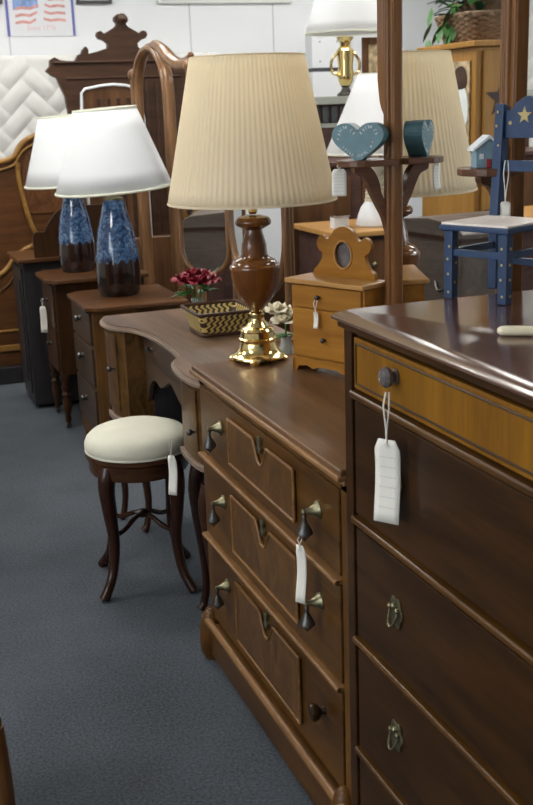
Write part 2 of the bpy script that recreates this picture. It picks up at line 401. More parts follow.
# ------------------------------------------------------------ price tags
def price_tag(label, hang, drop, cw, ch, rz=0.0, curl=0.004, lean=(0, 0)):
    """hang = point the string hangs from; drop = string length; card cw x ch hanging below"""
    t = thing('price_tag', label, 'price tag', hang, rz)
    n = 8
    g = G()
    def f(u, v):
        y = (u - .5) * cw
        z = -drop - v * ch
        cut = 0.22 * cw
        if v < 0.12: y *= 1 - 0.35 * (1 - v / 0.12)
        x = curl * math.sin(v * PI * 1.3) + lean[0] * v
        return Vector((x, y + lean[1] * v, z + 0.25 * (u - 0.5) * 0 ))
    g.grid(f, 4, n)
    card = g.build('card', 'tag', t, smooth=60, solid=0.0008)
    s = G()
    s.tube(smoothpts([(0.002, 0.002, 0.0), (-0.002, 0.004, -drop * .3), (-.001, .001, -drop * .7), (0, 0, -drop - ch * .05)], 4), max(0.0011, cw * .03), 6)
    s.tube(smoothpts([(0.004, -0.003, 0.0), (-0.001, -0.005, -drop * .35), (-.001, -.002, -drop * .7), (-0.001, 0, -drop - ch * .05)], 4), max(0.0011, cw * .03), 6)
    s.tube([(-.0025, .0035 * math.cos(a), -drop - ch * .07 + .0035 * math.sin(a)) for a in [k * PI / 4 for k in range(8)]], 0.0008, 5, closed=True)
    s.build('string', 'string', t, smooth=60)
    if cw > 0.03:
        w_ = G()
        for r_ in range(6):
            z = -drop - ch * (.22 + r_ * .12)
            v = (.22 + r_ * .12)
            x = curl * math.sin(v * PI * 1.3) - .0012
            for q in range(5):
                y0 = -cw * .34 + q * cw * .14
                w_.box(x - .0002, x, y0, y0 + cw * .09, z, z + .0009)
        w_.build('writing', 'ink', t)
    return t

# ------------------------------------------------------------ three-drawer walnut dresser with mirror posts
MDX, MDB, MDN, MDF, MDH = 0.785, 1.255, 1.735, 2.685, 0.845
def pull_bell(parent, y, z, x=0.0):
    g = G()
    rot = Matrix.Translation((x, y, z)) @ Matrix.Rotation(-PI / 2, 4, 'Y')
    g.lathe([(.019, 0), (.019, .003), (.014, .007), (.007, .020), (.005, .030), (.006, .034), (.003, .037)], seg=16, mat=rot)
    o = g.build('drawer_pull', 'old_brass', parent, smooth=50)
    h = G()
    h.lathe([(.002, 0), (.005, -.004), (.004, -.012), (.006, -.018), (.016, -.036), (.017, -.042), (.009, -.050), (.003, -.055), (.0005, -.060)], loc=(x - .031, y, z - .004), seg=16)
    h.build('drop', 'iron', o, smooth=50)
    return o
md = thing('dresser', 'walnut dresser with three burl-panelled drawers, teardrop pulls and tall mirror posts', 'dresser', (MDX, 0, 0))
g = G()  # carcass in local x (0 = front face)
g.box(.012, MDB - MDX, MDN, MDF, .05, .815)
g.box(0, .03, MDF - .045, MDF, .11, .815); g.box(0, .03, MDN, MDN + .035, .11, .815)
g.box(0, .03, MDN, MDF, .795, .815)
g.build('carcass', 'walnut_v', md, bevel=.002)
g = G()
def topslab(g, yo, yi, xf, xb, z0, z1):
    g.box(xf, xb, yi, yo, z0, z1)
topslab(g, MDF + .012, MDN, -.016, MDB - MDX, .832, .846)
g.build('top', 'walnut_top', md, bevel=.004, seg=3)
g = G()
g.box(-.022, MDB - MDX, MDN, MDF + .017, .822, .834); g.box(-.010, MDB - MDX, MDN, MDF + .008, .812, .823)
g.build('top_moulding', 'edge', md, bevel=.004, seg=3)
g = G(); g.box(-.018, MDB - MDX, MDN, MDF + .004, .02, .112); g.build('base', 'walnut', md, bevel=.003)
g = G(); g.tube([(-.018, MDN, .118), (-.018, MDF + .004, .118)], .011, 10); g.box(-.022, .0, MDN, MDF + .004, .106, .114); g.build('base_moulding', 'edge', md, smooth=50)
for yy in (MDN + .03, MDF - .015):
    for xx in (.0, MDB - MDX - .05):
        g = G(); g.lathe([(.024, 0), (.034, .02), (.036, .06), (.032, .10), (.022, .135), (.012, .15)], loc=(xx - .005, yy, 0), seg=16); g.build('foot', 'walnut', md, smooth=60)
for (z0, z1) in ((.617, .795), (.383, .595), (.135, .360)):
    d = G().box(-.004, .02, MDN + .036, MDF - .046, z0, z1).build('drawer', 'walnut', md, bevel=.002)
    zt = z1 - .028; zb = z0 + .035
    ya, yb, ym = 2.42, 1.99, 2.195
    br = [(ya, zt), (ym + .045, zt), (ym + .032, zt - .018), (ym + .018, zt - .04), (ym, zt - .048), (ym - .018, zt - .04), (ym - .032, zt - .018), (ym - .045, zt), (yb, zt), (yb, zb), (ya, zb)]
    G().prism(br, -.010, -.003, 'YZ').build('burl_panel', 'walnut_burl', d, bevel=.0015)
    gm = G()
    for seq in ([(ya, zt), (ym + .045, zt)], smooth2([(ym + .045, zt), (ym + .03, zt - .02), (ym + .015, zt - .045), (ym, zt - .05)], 4), smooth2([(ym, zt - .05), (ym - .015, zt - .045), (ym - .03, zt - .02), (ym - .045, zt)], 4), [(ym - .045, zt), (yb, zt)], [(yb, zt), (yb, zb)], [(ya, zt), (ya, zb)], [(ya, zb), (yb, zb)]):
        gm.tube([(-.010, a, b) for a, b in seq], .0038, 6)
    gm.build('panel_bead', 'edge', d, smooth=60)
    ge = G()
    ge.prism(smooth2([(ym, zt + .018), (ym + .009, zt + .012), (ym + .007, zt - .002), (ym + .011, zt - .012), (ym, zt - .024), (ym - .011, zt - .012), (ym - .007, zt - .002), (ym - .009, zt + .012)], 3, True), -.013, -.003, 'YZ')
    ge.build('keyhole_plate', 'old_brass', d, bevel=.001)
    pull_bell(d, 2.50, z1 - .072, -.004)
    if z0 > .2:
        pull_bell(d, 1.872, z1 - .075, -.004)
    else:
        G().lathe([(.010, 0), (.007, .010), (.017, .018), (.020, .026), (.016, .034), (.0, .037)], seg=20, mat=Matrix.Translation((-.004, 1.862, z1 - .085)) @ Matrix.Rotation(-PI / 2, 4, 'Y')).build('wooden_knob', 'mahog', d, smooth=50)
for z in (.604, .371):
    g = G(); g.box(-.012, .01, MDN + .034, MDF - .008, z - .004, z + .005); g.tube([(-.012, MDN + .034, z), (-.012, MDF - .008, z)], .0052, 8)
    g.build('drawer_lip', 'edge', md, smooth=50)
# mirror posts, rails, glass (local x)
MX = 1.185 - MDX
for (y0, y1, yst) in ((2.288, 2.338, 1), (1.792, 1.846, 0)):
    g = G()
    yc = (y0 + y1) / 2
    g.box(MX - .022, MX + .006, y0, y1, .846, 1.86)
    g.tube([(MX - .021, yc, .846), (MX - .021, yc, 1.86)], .009, 12)
    g.tube([(MX - .020, y0 + .007, .86), (MX - .020, y0 + .007, 1.86)], .005, 10)
    g.tube([(MX - .020, y1 - .007, .86), (MX - .020, y1 - .007, 1.86)], .005, 10)
    if yst:
        g.prism([(y1 - .008, 1.462), (y1 + .010, 1.480), (y1 + .026, 1.51), (y1 + .034, 1.55), (y1 + .034, 1.86), (y1 - .008, 1.86)], MX - .022, MX + .004, 'YZ')
        g.prism([(y0, 1.74), (y1 + .040, 1.74), (y1 + .048, 1.77), (y1 + .038, 1.80), (y1 + .048, 1.86), (y0 - .01, 1.86)], MX - .030, MX + .006, 'YZ')
    g.build('mirror_post', 'post', md, bevel=.004, smooth=50)
G().box(MX, MX + .02, 1.862, 2.306, .846, 1.0).box(MX + .0, MX + .02, 1.806, 2.362, 1.86, 1.98).build('mirror_rail', 'post', md, bevel=.004)
G().box(-.002, .002, -.226, .226, .99, 1.87).build('mirror_glass', 'mirror', md, loc=(MX + .002, 2.084, 0), rz=math.radians(2.7))
G().box(.004, .010, -.216, .216, 1.002, 1.858).build('mirror_back', 'backing', md, loc=(MX + .002, 2.084, 0), rz=math.radians(2.7))
def bracket_shelf(yc, xt):
    d = MX - .022; tip = xt - MDX
    g = G()
    w_ = .062
    out = [(d, yc - w_), (d, yc + w_)] + [(tip + w_ * .9 - w_ * .9 * math.sin(a), yc + w_ * math.cos(a)) for a in [PI * k / 10 for k in range(11)]]
    g.prism(out, 1.360, 1.374, 'XY')
    o = g.build('candle_shelf', 'shelf', md, bevel=.005, seg=3)
    out = smooth2([(tip + .035, 1.360), (tip + .038, 1.345), (tip + .058, 1.336), (tip + .070, 1.316), (tip + .082, 1.290), (d - .026, 1.262), (d - .012, 1.235), (d, 1.19)], 5)
    inn = smooth2([(d, 1.262), (d - .018, 1.292), (tip + .098, 1.322), (tip + .086, 1.346), (tip + .072, 1.360)], 5)
    G().prism(out + inn, yc - .011, yc + .011, 'XZ').build('bracket', 'shelf', o, bevel=.002)
bracket_shelf(2.322, 1.040); bracket_shelf(1.826, 1.072)

# ------------------------------------------------------------ tall mahogany chest
TF, TN = 1.722, 0.62
tc_ = thing('tall_chest', 'tall mahogany chest of drawers with lit honey veneer top drawer, nearest on the right', 'chest of drawers', (.775, 0, 0))
g = G(); g.box(.012, .50, TN, TF, .10, 1.125); g.box(0, .03, TF - .03, TF, .10, 1.125); g.box(0, .03, TN, TN + .03, .10, 1.125); g.box(0, .03, TN, TF, .10, .135)
g.box(0, .03, TN, TF, 1.115, 1.125)
g.build('carcass', 'mahog', tc_, bevel=.002)
def mtop(inset, z0, z1, back=.51):
    c = .012
    return [(-.022 + inset, TN - .02), (back, TN - .02), (back, TF + .016 - inset), (-.022 + inset + c, TF + .016 - inset), (-.022 + inset, TF + .016 - inset - c)]
g = G()
A_ = [[g.bm.verts.new((*p, z)) for p in mtop(i_, 0, 0)] for i_, z in ((.0, 1.136), (-.001, 1.1395), (.0, 1.1415), (.009, 1.147), (.020, 1.1505), (.024, 1.151))]
for a_, b_ in zip(A_, A_[1:]):
    for k in range(len(a_)): g.bm.faces.new((a_[k], a_[(k + 1) % len(a_)], b_[(k + 1) % len(a_)], b_[k]))
g.bm.faces.new(A_[0][::-1]); g.bm.faces.new(A_[-1])
g.build('top', 'mahog_top', tc_, smooth=50)
G().prism(mtop(.008, 0, 0), 1.122, 1.137, 'XY').build('top_moulding', 'mahog', tc_, bevel=.003, seg=3)
dr = ((1.016, 1.108, 'lit_honey_ven'), (.780, .992, 'mahog'), (.536, .752, 'mahog'), (.298, .508, 'mahog'), (.14, .272, 'mahog'))
for i, (z0, z1, mm) in enumerate(dr):
    d = G().box(.001, .02, TN + .035, TF - .040, z0, z1).build('drawer', mm, tc_, bevel=.002)
    if i < 1:
        d['label'] = 'shallow top drawer faced in honey coloured veneer, its tone lightened for the light from above'
        g = G()
        for (a, b) in (((TN + .05, z0 + .01), (TF - .05, z0 + .01)), ((TN + .05, z1 - .01), (TF - .05, z1 - .01)), ((TF - .05, z0 + .01), (TF - .05, z1 - .01))):
            g.tube([(.001, *a), (.001, *b)], .0025, 6)
        g.build('cock_bead', 'mahog', d, smooth=50)
    for yy in (1.52, .80):
        if i == 0:
            zc = 1.073
            g = G().lathe([(.012, 0), (.013, .003), (.008, .005), (.008, .008), (.016, .013), (.018, .020), (.013, .026), (0, .029)], seg=10, mat=Matrix.Translation((.001, yy, zc)) @ Matrix.Rotation(-PI / 2, 4, 'Y'))
            g.build('glass_knob', 'knob_glass', d, smooth=25)
        elif i < 4:
            zc = (.9, .9, .655, .415)[i]
            if i == 1: zc = .892
            g = G().prism([(yy + .023 * math.cos(a) * (1 + .1 * math.cos(6 * a)), zc + .028 * math.sin(a) * (1 + .1 * math.cos(6 * a))) for a in [k * PI / 18 for k in range(36)]], -.003, .001, 'YZ')
            o = g.build('pull_plate', 'old_brass', d, bevel=.001)
            g = G().tube([(-.004 - .010 * math.sin(a), yy + .014 * math.cos(a), zc + .006 - .030 * math.sin(a)) for a in [k * PI / 10 for k in range(11)]], .0024, 6)
            g.ball((-.006, yy + .013, zc + .008), .005).ball((-.006, yy - .013, zc + .008), .005).ball((-.005, yy, zc + .013), .006)
            g.build('bail', 'old_brass', o, smooth=60)
for z in (1.004, .766, .522, .285):
    G().tube([(.0, TF - .03, z), (.0, TN + .03, z)], .0062, 10).box(-.002, .02, TN + .03, TF - .03, z - .008, z + .006).build('drawer_rail', 'walnut', tc_, smooth=50)
for yy in (TF - .035, TN + .035):
    for xx in (.035, .465):
        G().lathe([(.018, 0), (.028, .015), (.03, .035), (.02, .06), (.026, .08), (.03, .105)], loc=(xx, yy, 0), seg=16).build('foot', 'mahog', tc_, smooth=60)

# ------------------------------------------------------------ big brown and brass table lamp
bl = thing('table_lamp', 'large table lamp with cream pleated shade, turned brown wood urn and brass base', 'lamp', (.946, 2.660, .846), rz=math.radians(18))
g = G()
g.lathe([(.064, .008), (.073, .012), (.072, .017), (.064, .021), (.056, .028), (.050, .040), (.048, .052), (.051, .058), (.051, .062), (.045, .065), (.044, .080), (.046, .084), (.042, .090), (.031, .094), (.026, .102), (.021, .108), (.019, .118), (.021, .124), (.020, .130), (.012, .134)], seg=48)
bb = g.build('brass_base', 'brass', bl, smooth=30)
for k in range(4):
    a = PI / 4 + k * PI / 2
    G().lathe([(.013, 0), (.016, .004), (.016, .010), (.008, .016)], loc=(.064 * math.cos(a), .064 * math.sin(a), 0), seg=14).build('foot', 'brass', bb, smooth=40)
G().lathe([(.010, .130), (.015, .133), (.026, .147), (.043, .168), (.056, .193), (.0625, .218), (.0655, .242), (.0665, .246), (.0675, .251), (.066, .256), (.0605, .259), (.0585, .264), (.054, .270), (.0385, .277), (.034, .285), (.032, .310), (.0265, .330), (.0225, .345), (.0225, .349), (.031, .353), (.044, .360), (.047, .366), (.046, .373), (.041, .380), (.02, .386)], seg=56).build('wooden_body', 'lamp_wood', bl, smooth=35)
G().lathe([(.008, .388), (.012, .394), (.010, .405), (.014, .41), (.014, .45), (.004, .455)], seg=20).tube([(.005, 0, .45), (0, 0, .77)], .003, 8).build('lamp_socket', 'brass', bl, smooth=40)
def shade(parent, r0, z0, r1, z1, m, pleat=0, amp=0.0, trim='cream_trim', name='lamp_shade', seg=64, trimh=.006):
    g = G()
    prof = []
    N = 10 if pleat else 4
    for i in range(N + 1):
        t = i / N; prof.append((r0 + (r1 - r0) * t, z0 + (z1 - z0) * t))
    g.lathe(prof, seg=seg, pleat=pleat, amp=amp, cap=False)
    o = g.build(name, m, parent, smooth=180 if not pleat else 60, solid=.0015)
    g = G()
    g.tube([(r0 * math.cos(2 * PI * k / 64), r0 * math.sin(2 * PI * k / 64), z0 + trimh * .4) for k in range(64)], trimh * .6, 6, closed=True)
    g.build('shade_trim', trim, o, smooth=60)
    g = G()
    g.tube([(r1 * math.cos(2 * PI * k / 64), r1 * math.sin(2 * PI * k / 64), z1 - .002) for k in range(64)], trimh * .5, 6, closed=True)
    g.build('shade_trim', trim, o, smooth=60)
    g = G()
    for k in range(3):
        a = 2 * PI * k / 3 + .4; g.tube([(0, 0, z1 - .01), (r1 * .99 * math.cos(a), r1 * .99 * math.sin(a), z1 - .01)], .0018, 5)
    g.build('shade_spider', 'brass', o)
    return o
shade(bl, .217, .420, .143, .778, 'cream_shade', pleat=90, amp=.0035, trim='cream_shade', seg=720, trimh=.005)

# ------------------------------------------------------------ amber pine doll dresser on the walnut dresser
# corners measured on the dresser top: left, near, right
ang = math.radians(-65)
TX, TY = .975 + .1275 * math.cos(ang) + .014 * math.cos(ang + PI / 2), 2.525 + .1275 * math.sin(ang) + .014 * math.sin(ang + PI / 2)
W = .255; D_ = .085; Ht = .238
dd = thing('toy_dresser', 'small amber pine toy dresser with scrolled back and round mirror, on the walnut dresser', 'toy dresser', (TX, TY, .846), rz=ang)
# local x along front (left -> near right), local y = depth (back positive)
g = G(); g.box(-.118, .118, 0.005, D_, .022, Ht - .012)
g.build('body', 'pine', dd, bevel=.0015)
g = G(); g.prism([(-.12, 0), (-.105, 0), (-.098, .012), (-.07, .016), (-.05, .008), (-.03, .016), (.03, .016), (.05, .008), (.07, .016), (.098, .012), (.105, 0), (.12, 0), (.12, .03), (-.12, .03)], 0, .012, 'XZ')
g.box(-.12, -.108, 0, D_, 0, .03).box(.108, .12, 0, D_, 0, .03).box(-.12, .12, -.003, .004, .03, .036)
g.build('plinth', 'pine', dd, bevel=.001)
G().box(-W / 2, W / 2, -.014, D_ + .004, Ht - .012, Ht).build('top', 'pine_top', dd, bevel=.003)
t = G().box(-.112, .112, -.003, .01, .168, Ht - .016).build('drawer', 'pine', dd, bevel=.001)
g = G().ball((-.02, -.012, .196), .0065); g.tube([(-.02, 0, .196), (-.02, -.012, .196)], .003, 8); g.build('knob', 'iron', t, smooth=60)
t = G().box(-.112, .112, -.003, .01, .042, .163).build('door', 'pine', dd, bevel=.001)
g = G().ball((-.004, -.012, .09), .0065); g.tube([(-.004, 0, .09), (-.004, -.012, .09)], .003, 8); g.build('knob', 'iron', t, smooth=60)
half = [(.10, .0), (.098, .012), (.085, .022), (.072, .038), (.070, .052), (.082, .060), (.088, .074), (.080, .088), (.066, .092), (.055, .084), (.044, .088), (.030, .104), (.014, .112), (0, .114)]
outl = smooth2(half, 4)
outl = [(x, z) for x, z in outl] + [(-x, z) for x, z in outl[::-1][1:]]
hole = [(.028 * math.cos(a), .056 + .034 * math.sin(a)) for a in [2 * PI * k / 28 for k in range(28)]]
def holed(g, outer, inner, a, b):
    """plate with a hole, in XZ, from y=a to y=b"""
    bm = g.bm
    for yy in (a, b):
        vo = [bm.verts.new((p[0], yy, p[1])) for p in outer]; vi = [bm.verts.new((p[0], yy, p[1])) for p in inner]
        es = [bm.edges.new((vo[i], vo[(i + 1) % len(vo)])) for i in range(len(vo))] + [bm.edges.new((vi[i], vi[(i + 1) % len(vi)])) for i in range(len(vi))]
        bmesh.ops.triangle_fill(bm, use_beauty=True, edges=es)
        if yy == a: A = (vo, vi)
        else: B = (vo, vi)
    for q in (0, 1):
        n = len(A[q])
        for i in range(n): bm.faces.new((A[q][i], A[q][(i + 1) % n], B[q][(i + 1) % n], B[q][i]))
g = G(); holed(g, [(x, Ht + z * 1.1) for x, z in outl], [(x, Ht + z) for x, z in hole], D_ - .018, D_ - .006)
bk = g.build('scrolled_back', 'pine', dd)
G().prism([(x * 1.05, Ht + .056 + (z - .056) * 1.05) for x, z in hole], D_ - .010, D_ - .006, 'XZ').build('round_mirror', 'knob_glass', bk)
G().tube([(x, D_ - .019, Ht + z) for x, z in hole], .003, 6, closed=True).build('mirror_rim', 'pine_top', bk, smooth=60)

# ------------------------------------------------------------ painted heart and toy house on the candle shelves
hp = []
for k in range(60):
    a = 2 * PI * k / 60
    x = 16 * math.sin(a) ** 3; z = 13 * math.cos(a) - 5 * math.cos(2 * a) - 2 * math.cos(3 * a) - math.cos(4 * a)
    hp.append((x / 32 * .124, (z + 17) / 29 * .097 - .014))
ht = thing('wooden_heart', 'thick teal painted wooden heart with white lettering on the candle shelf', 'heart ornament', (1.096, 2.323, 1.3745), rz=math.radians(-43))
minz = min(z for x, z in hp)
hp2 = [(x, max(z, 0)) for x, z in hp]
hp2 = [p for i, p in enumerate(hp2) if not (p[1] == 0 and hp2[i - 1][1] == 0 and hp2[(i + 1) % 60][1] == 0)]
G().prism(hp2, -.022, .022, 'XZ').build('heart_body', 'teal', ht)
g = G()
def strokes(g, pts, n, h, y):
    P = smooth2(pts, 12)
    for i in range(n):
        if i % 6 == 5: continue
        k = int((i + .5) / n * (len(P) - 1)); x, z = P[k]; x2, z2 = P[min(k + 1, len(P) - 1)]
        a = math.atan2(z2 - z, x2 - x); ca, sa = math.cos(a), math.sin(a)
        def q(u, v): return (x + u * ca - v * sa, y, z + u * sa + v * ca)
        kind = i % 4
        seqs = {0: [[(-.0012, -h), (-.0012, h)], [(.0014, -h), (.0014, h)], [(-.0012, 0), (.0014, 0)]], 1: [[(-.0015, h), (.0005, -h)], [(.0005, -h), (.002, h)]], 2: [[(.0012, h), (-.0014, h * .6)], [(-.0014, h * .6), (-.0014, -h * .6)], [(-.0014, -h * .6), (.0014, -h)]], 3: [[(-.001, -h), (-.001, h)], [(-.001, h), (.0016, h * .3)], [(.0016, h * .3), (.001, -h)]]}[kind]
        for s_ in seqs: g.tube([q(*p) for p in s_], .00055, 4)
strokes(g, [(-.045, .056), (-.040, .068), (-.030, .074), (-.018, .069), (-.006, .058)], 8, .0035, -.0225)
strokes(g, [(.006, .058), (.018, .069), (.030, .074), (.040, .068), (.046, .056)], 8, .0035, -.0225)
strokes(g, [(-.034, .030), (-.018, .016), (0, .010), (.018, .016), (.034, .032)], 13, .0030, -.0225)
g.build('white_lettering', 'white_paint', ht)
g = G()
for (x, z) in ((-.047, .048), (.036, .040)): g.ball((x, -.0225, z), .0022, (1, .3, 1), 8)
g.build('painted_dots', 'flag_pink', ht)

hs = thing('toy_house', 'tiny pale blue toy house with white roof on the far right candle shelf', 'toy house', (1.124, 1.826, 1.3745), rz=math.radians(-15))
G().prism([(-.024, 0), (.024, 0), (.024, .034), (0, .052), (-.024, .034)], -.018, .018, 'XZ').build('walls', 'house_blue', hs, bevel=.001)
G().prism([(-.030, .031), (0, .054), (.030, .031), (.030, .036), (0, .060), (-.030, .036)], -.022, .022, 'XZ').build('roof', 'white_paint', hs)
G().box(-.004, .004, -.0195, -.018, 0, .016).build('door', 'red_paint', hs)
G().box(-.018, -.010, -.0195, -.018, .016, .026).box(.010, .018, -.0195, -.018, .016, .026).build('little_windows', 'white_paint', hs)

# ------------------------------------------------------------ navy doll chair on the tall chest
ca = math.atan2(.05, .125)
dc = thing('doll_chair', 'navy blue doll chair painted with gold stars, on top of the tall chest', 'doll chair', (.991, 1.722, 1.151), rz=ca)
# local: +x back, -y toward camera side; front-far leg at the origin
LW = .0095; CW = .118; CD = .132; SH = .124
def leg(x, y, z1):
    return G().box(x - LW, x + LW, y - LW, y + LW, 0, z1).build('leg', 'navy', dc, bevel=.002)
leg(0, 0, SH); leg(0, -CW, SH)
for y in (0, -CW):
    G().prism([(CD - LW, 0), (CD + LW, 0), (CD + LW + .003, SH), (CD + LW + .016, .335), (CD - LW + .014, .340), (CD - LW, SH)], y - LW, y + LW, 'XZ').build('back_post', 'navy', dc, bevel=.002)
G().box(-.016, CD + .004, -CW - .016, .016, SH, SH + .010).build('seat_frame', 'navy', dc, bevel=.002)
G().box(-.013, CD - .006, -CW - .013, .013, SH + .010, SH + .014).build('seat', 'seat_white', dc, bevel=.001)
g = G()
g.box(.0, CD, -LW * .6, LW * .6, .078, .090); g.box(0, CD, -CW - LW * .6, -CW + LW * .6, .078, .090); g.box(-LW * .6, LW * .6, -CW, 0, .078, .090); g.box(CD - LW * .6, CD + LW * .6, -CW, 0, .05, .062)
g.build('stretcher', 'navy', dc, bevel=.001)
cx = CD + .010
G().box(cx - .002, cx + .007, -CW, 0, .218, .238).build('lower_back_rail', 'navy', dc, bevel=.001)
o = G().prism(smooth2([(0, .278), (0, .325), (-.02, .327), (-.035, .342), (-CW / 2, .352), (-CW + .035, .342), (-CW + .02, .327), (-CW, .325), (-CW, .278)], 4), cx + .001, cx + .009, 'YZ').build('crest_rail', 'navy', dc, bevel=.001)
G().prism([(y, z) for y, z in star_pts(-CW / 2 + .008, .318, .016)], cx - .0005, cx + .001, 'YZ').build('gold_star', 'gold_paint', o)
g = G()
rr = random.Random(3)
def dot(x, y, z, nx, r=.0030):
    g = G()
    if nx == 'x': g.prism(star_pts(y, z, r, rr.uniform(0, 72), .6), x - .0006, x + .0002, 'YZ')
    else: g.prism(star_pts(x, z, r, rr.uniform(0, 72), .6), y - .0006, y + .0002, 'XZ')
    g.build('painted_star', 'gold_paint', dc)
for z in (.012, .045, .072, .095): dot(-LW, rr.uniform(-.003, .003), z, 'x')
for z in (.015, .044, .070, .098): dot(-LW, -CW + rr.uniform(-.003, .003), z, 'x'); dot(rr.uniform(-.003, .003), -CW - LW, z, 'y')
for z in (.03, .065, .092): dot(rr.uniform(-.003, .003), -LW, z, 'y')
for z in (.14, .17, .20, .235, .265, .30, .325): dot(cx - .0125 + z * .01, rr.uniform(-.003, .003), z, 'x')
for z in (.14, .18, .235, .28, .31): dot(cx - .0125 + z * .01, -CW + rr.uniform(-.003, .003), z, 'x')
for y in (-.02, -.10): dot(cx + .001, y, .305, 'x', .0045)
v = Matrix.Rotation(ca, 4, 'Z') @ Vector((cx - .006, -.018, .238)) + Vector((.991, 1.722, 1.151))
price_tag('small white price tag tied to the navy doll chair back', v, .075, .020, .036, rz=ca + .5, curl=.002)

# ivory handled brush lying on the chest
hb = thing('hairbrush', 'ivory handled brush lying on the tall chest top', 'brush', (.956, 1.350, 1.151), rz=math.radians(-32))
G().tube(smoothpts([(-.085, 0, .008), (-.06, 0, .008), (0, 0, .008), (.05, 0, .008), (.07, 0, .008)], 4), [.004, .009, .0105, .011, .011, .011, .010, .0095, .009, .009, .009, .009, .0085, .008, .008, .008, .008][:17], 12, flat=.7).build('handle', 'ivory', hb, smooth=60)
G().ball((.12, 0, .011), .055, (1, .55, .16), 20).build('head', 'ivory', hb, smooth=60)
g = G()
for i in range(12):
    for j in range(5):
        g.tube([(.085 + i * .006, -.012 + j * .006, .018), (.085 + i * .006, -.012 + j * .006, .030)], .0007, 4)
g.build('bristles', 'cream_trim', hb)

# tags on the two big chests
price_tag('large cream price tag hanging from the glass knob of the tall chest', (.744, 1.492, 1.056), .078, .046, .142, rz=math.radians(35), curl=.004)
price_tag('narrow cream price tag under the upper right teardrop pull of the walnut dresser', (.738, 1.870, .668), .016, .024, .125, rz=math.radians(30), curl=.005)
v = Matrix.Rotation(ang, 4, 'Z') @ Vector((-.02, -.018, .192)) + Vector((TX, TY, .846))
price_tag('small white price tag on the toy dresser drawer knob', v, .030, .014, .042, rz=ang + PI / 2, curl=.002)
price_tag('white price tag hanging from the end of the candle shelf with the heart', (1.042, 2.326, 1.364), .008, .034, .062, rz=math.radians(62), curl=.002)

# ------------------------------------------------------------ kneehole vanity desk
dk = thing('vanity_desk', 'kneehole vanity desk with serpentine top and bowed end cabinets, beyond the dresser', 'desk', (0, 0, 0))
front = [(.812, 2.735), (.792, 2.79), (.786, 2.87), (.792, 2.97), (.808, 3.05), (.832, 3.085), (.845, 3.12), (.853, 3.20), (.856, 3.30), (.852, 3.42), (.838, 3.53), (.812, 3.61), (.775, 3.665), (.752, 3.74), (.755, 3.82), (.775, 3.875)]
fs = smooth2(front, 5)
DB = 1.235
poly = fs + [(DB, 3.88), (DB, 2.735)]
def inset(pts, d):
    return [(min(x + d, DB), y) for x, y in pts[:-2]] + pts[-2:]
G().prism(poly, .764, .772, 'XY').prism(inset(poly, .006), .771, .778, 'XY').build('edge_moulding', 'desk_edge', dk, bevel=.003, seg=2)
G().prism(inset(poly, .010), .7775, .781, 'XY').build('top', 'desk_top', dk)
def pedestal(y0, y1, z0, lab):
    face = [(x + .022, y) for x, y in fs if y0 <= y <= y1]
    p = [(face[0][0], y0)] + face + [(face[-1][0], y1), (DB - .02, y1), (DB - .02, y0)]
    o = G().prism(p, z0, .764, 'XY').build('cabinet', 'flame', dk, smooth=35)
    p2 = [(x - .012 if x < DB - .05 else x, y) for x, y in p]
    G().prism(p2, z0 - .016, z0, 'XY').build('lower_moulding', 'desk_edge', o, bevel=.003)
    ym = (y0 + y1) / 2
    xf = min(x for x, y in face)
    dpts = [(x - .006, y) for x, y in face if y0 + .04 < y < y1 - .04]
    q = dpts + [(x + .02, y) for x, y in dpts[::-1]]
    d = G().prism(q, z0 + .03, .745, 'XY').build('door', 'flame', o, smooth=35)
    G().ball((xf - .018, ym - .05, .62), .010).tube([(xf + .01, ym - .05, .62), (xf - .018, ym - .05, .62)], .004).build('door_knob', 'iron', d, smooth=60)
pedestal(2.76, 2.99, .53, '')
pedestal(3.645, 3.87, .44, '')
ay = [3.0, 3.05, 3.12, 3.19, 3.26, 3.32, 3.38, 3.45, 3.52, 3.59, 3.645]
az = [.50, .575, .605, .595, .62, .64, .62, .595, .605, .575, .50]
apr = [(2.99, .764)] + [(2.99, .50)] + smooth2(list(zip(ay, az)), 3) + [(3.645, .764)]
G().prism(apr, .872, .888, 'YZ').build('kneehole_apron', 'grey_front', dk, bevel=.002)
d = G().box(.864, .885, 3.03, 3.60, .668, .756).build('drawer', 'grey_front', dk, bevel=.003)
for yy in (3.14, 3.50):
    G().lathe([(.009, 0), (.006, .008), (.011, .014), (.011, .020), (0, .024)], seg=14, mat=Matrix.Translation((.864, yy, .722)) @ Matrix.Rotation(-PI / 2, 4, 'Y')).build('drawer_knob', 'iron', d, smooth=50)
G().box(DB - .03, DB - .01, 2.76, 3.87, .30, .764).build('back_panel', 'black_wood', dk)  # black and carried low to paint in the shade of the kneehole
for (a, b) in ((2.991, 3.0), (3.634, 3.643)): G().box(.895, DB - .03, a, b, .40, .764).build('kneehole_shade_liner', 'black_wood', dk)  # added liners, their black tone paints the shade inside the kneehole
for (x, y) in ((.83, 2.79), (.85, 2.96), (.85, 3.67), (.80, 3.83), (1.19, 2.79), (1.19, 2.96), (1.19, 3.67), (1.19, 3.83)):
    G().tube(smoothpts([(x, y, .47), (x - .012, y, .40), (x - .006, y, .28), (x + .006, y, .12), (x - .004, y, .03), (x - .018, y, 0.004)], 4), [.024] * 4 + [.024, .023, .021, .020] + [.018, .016, .015, .014] + [.013, .012, .012, .012] + [.012, .013, .014, .015, .014], 10).build('leg', 'dark_leg', dk, smooth=60)
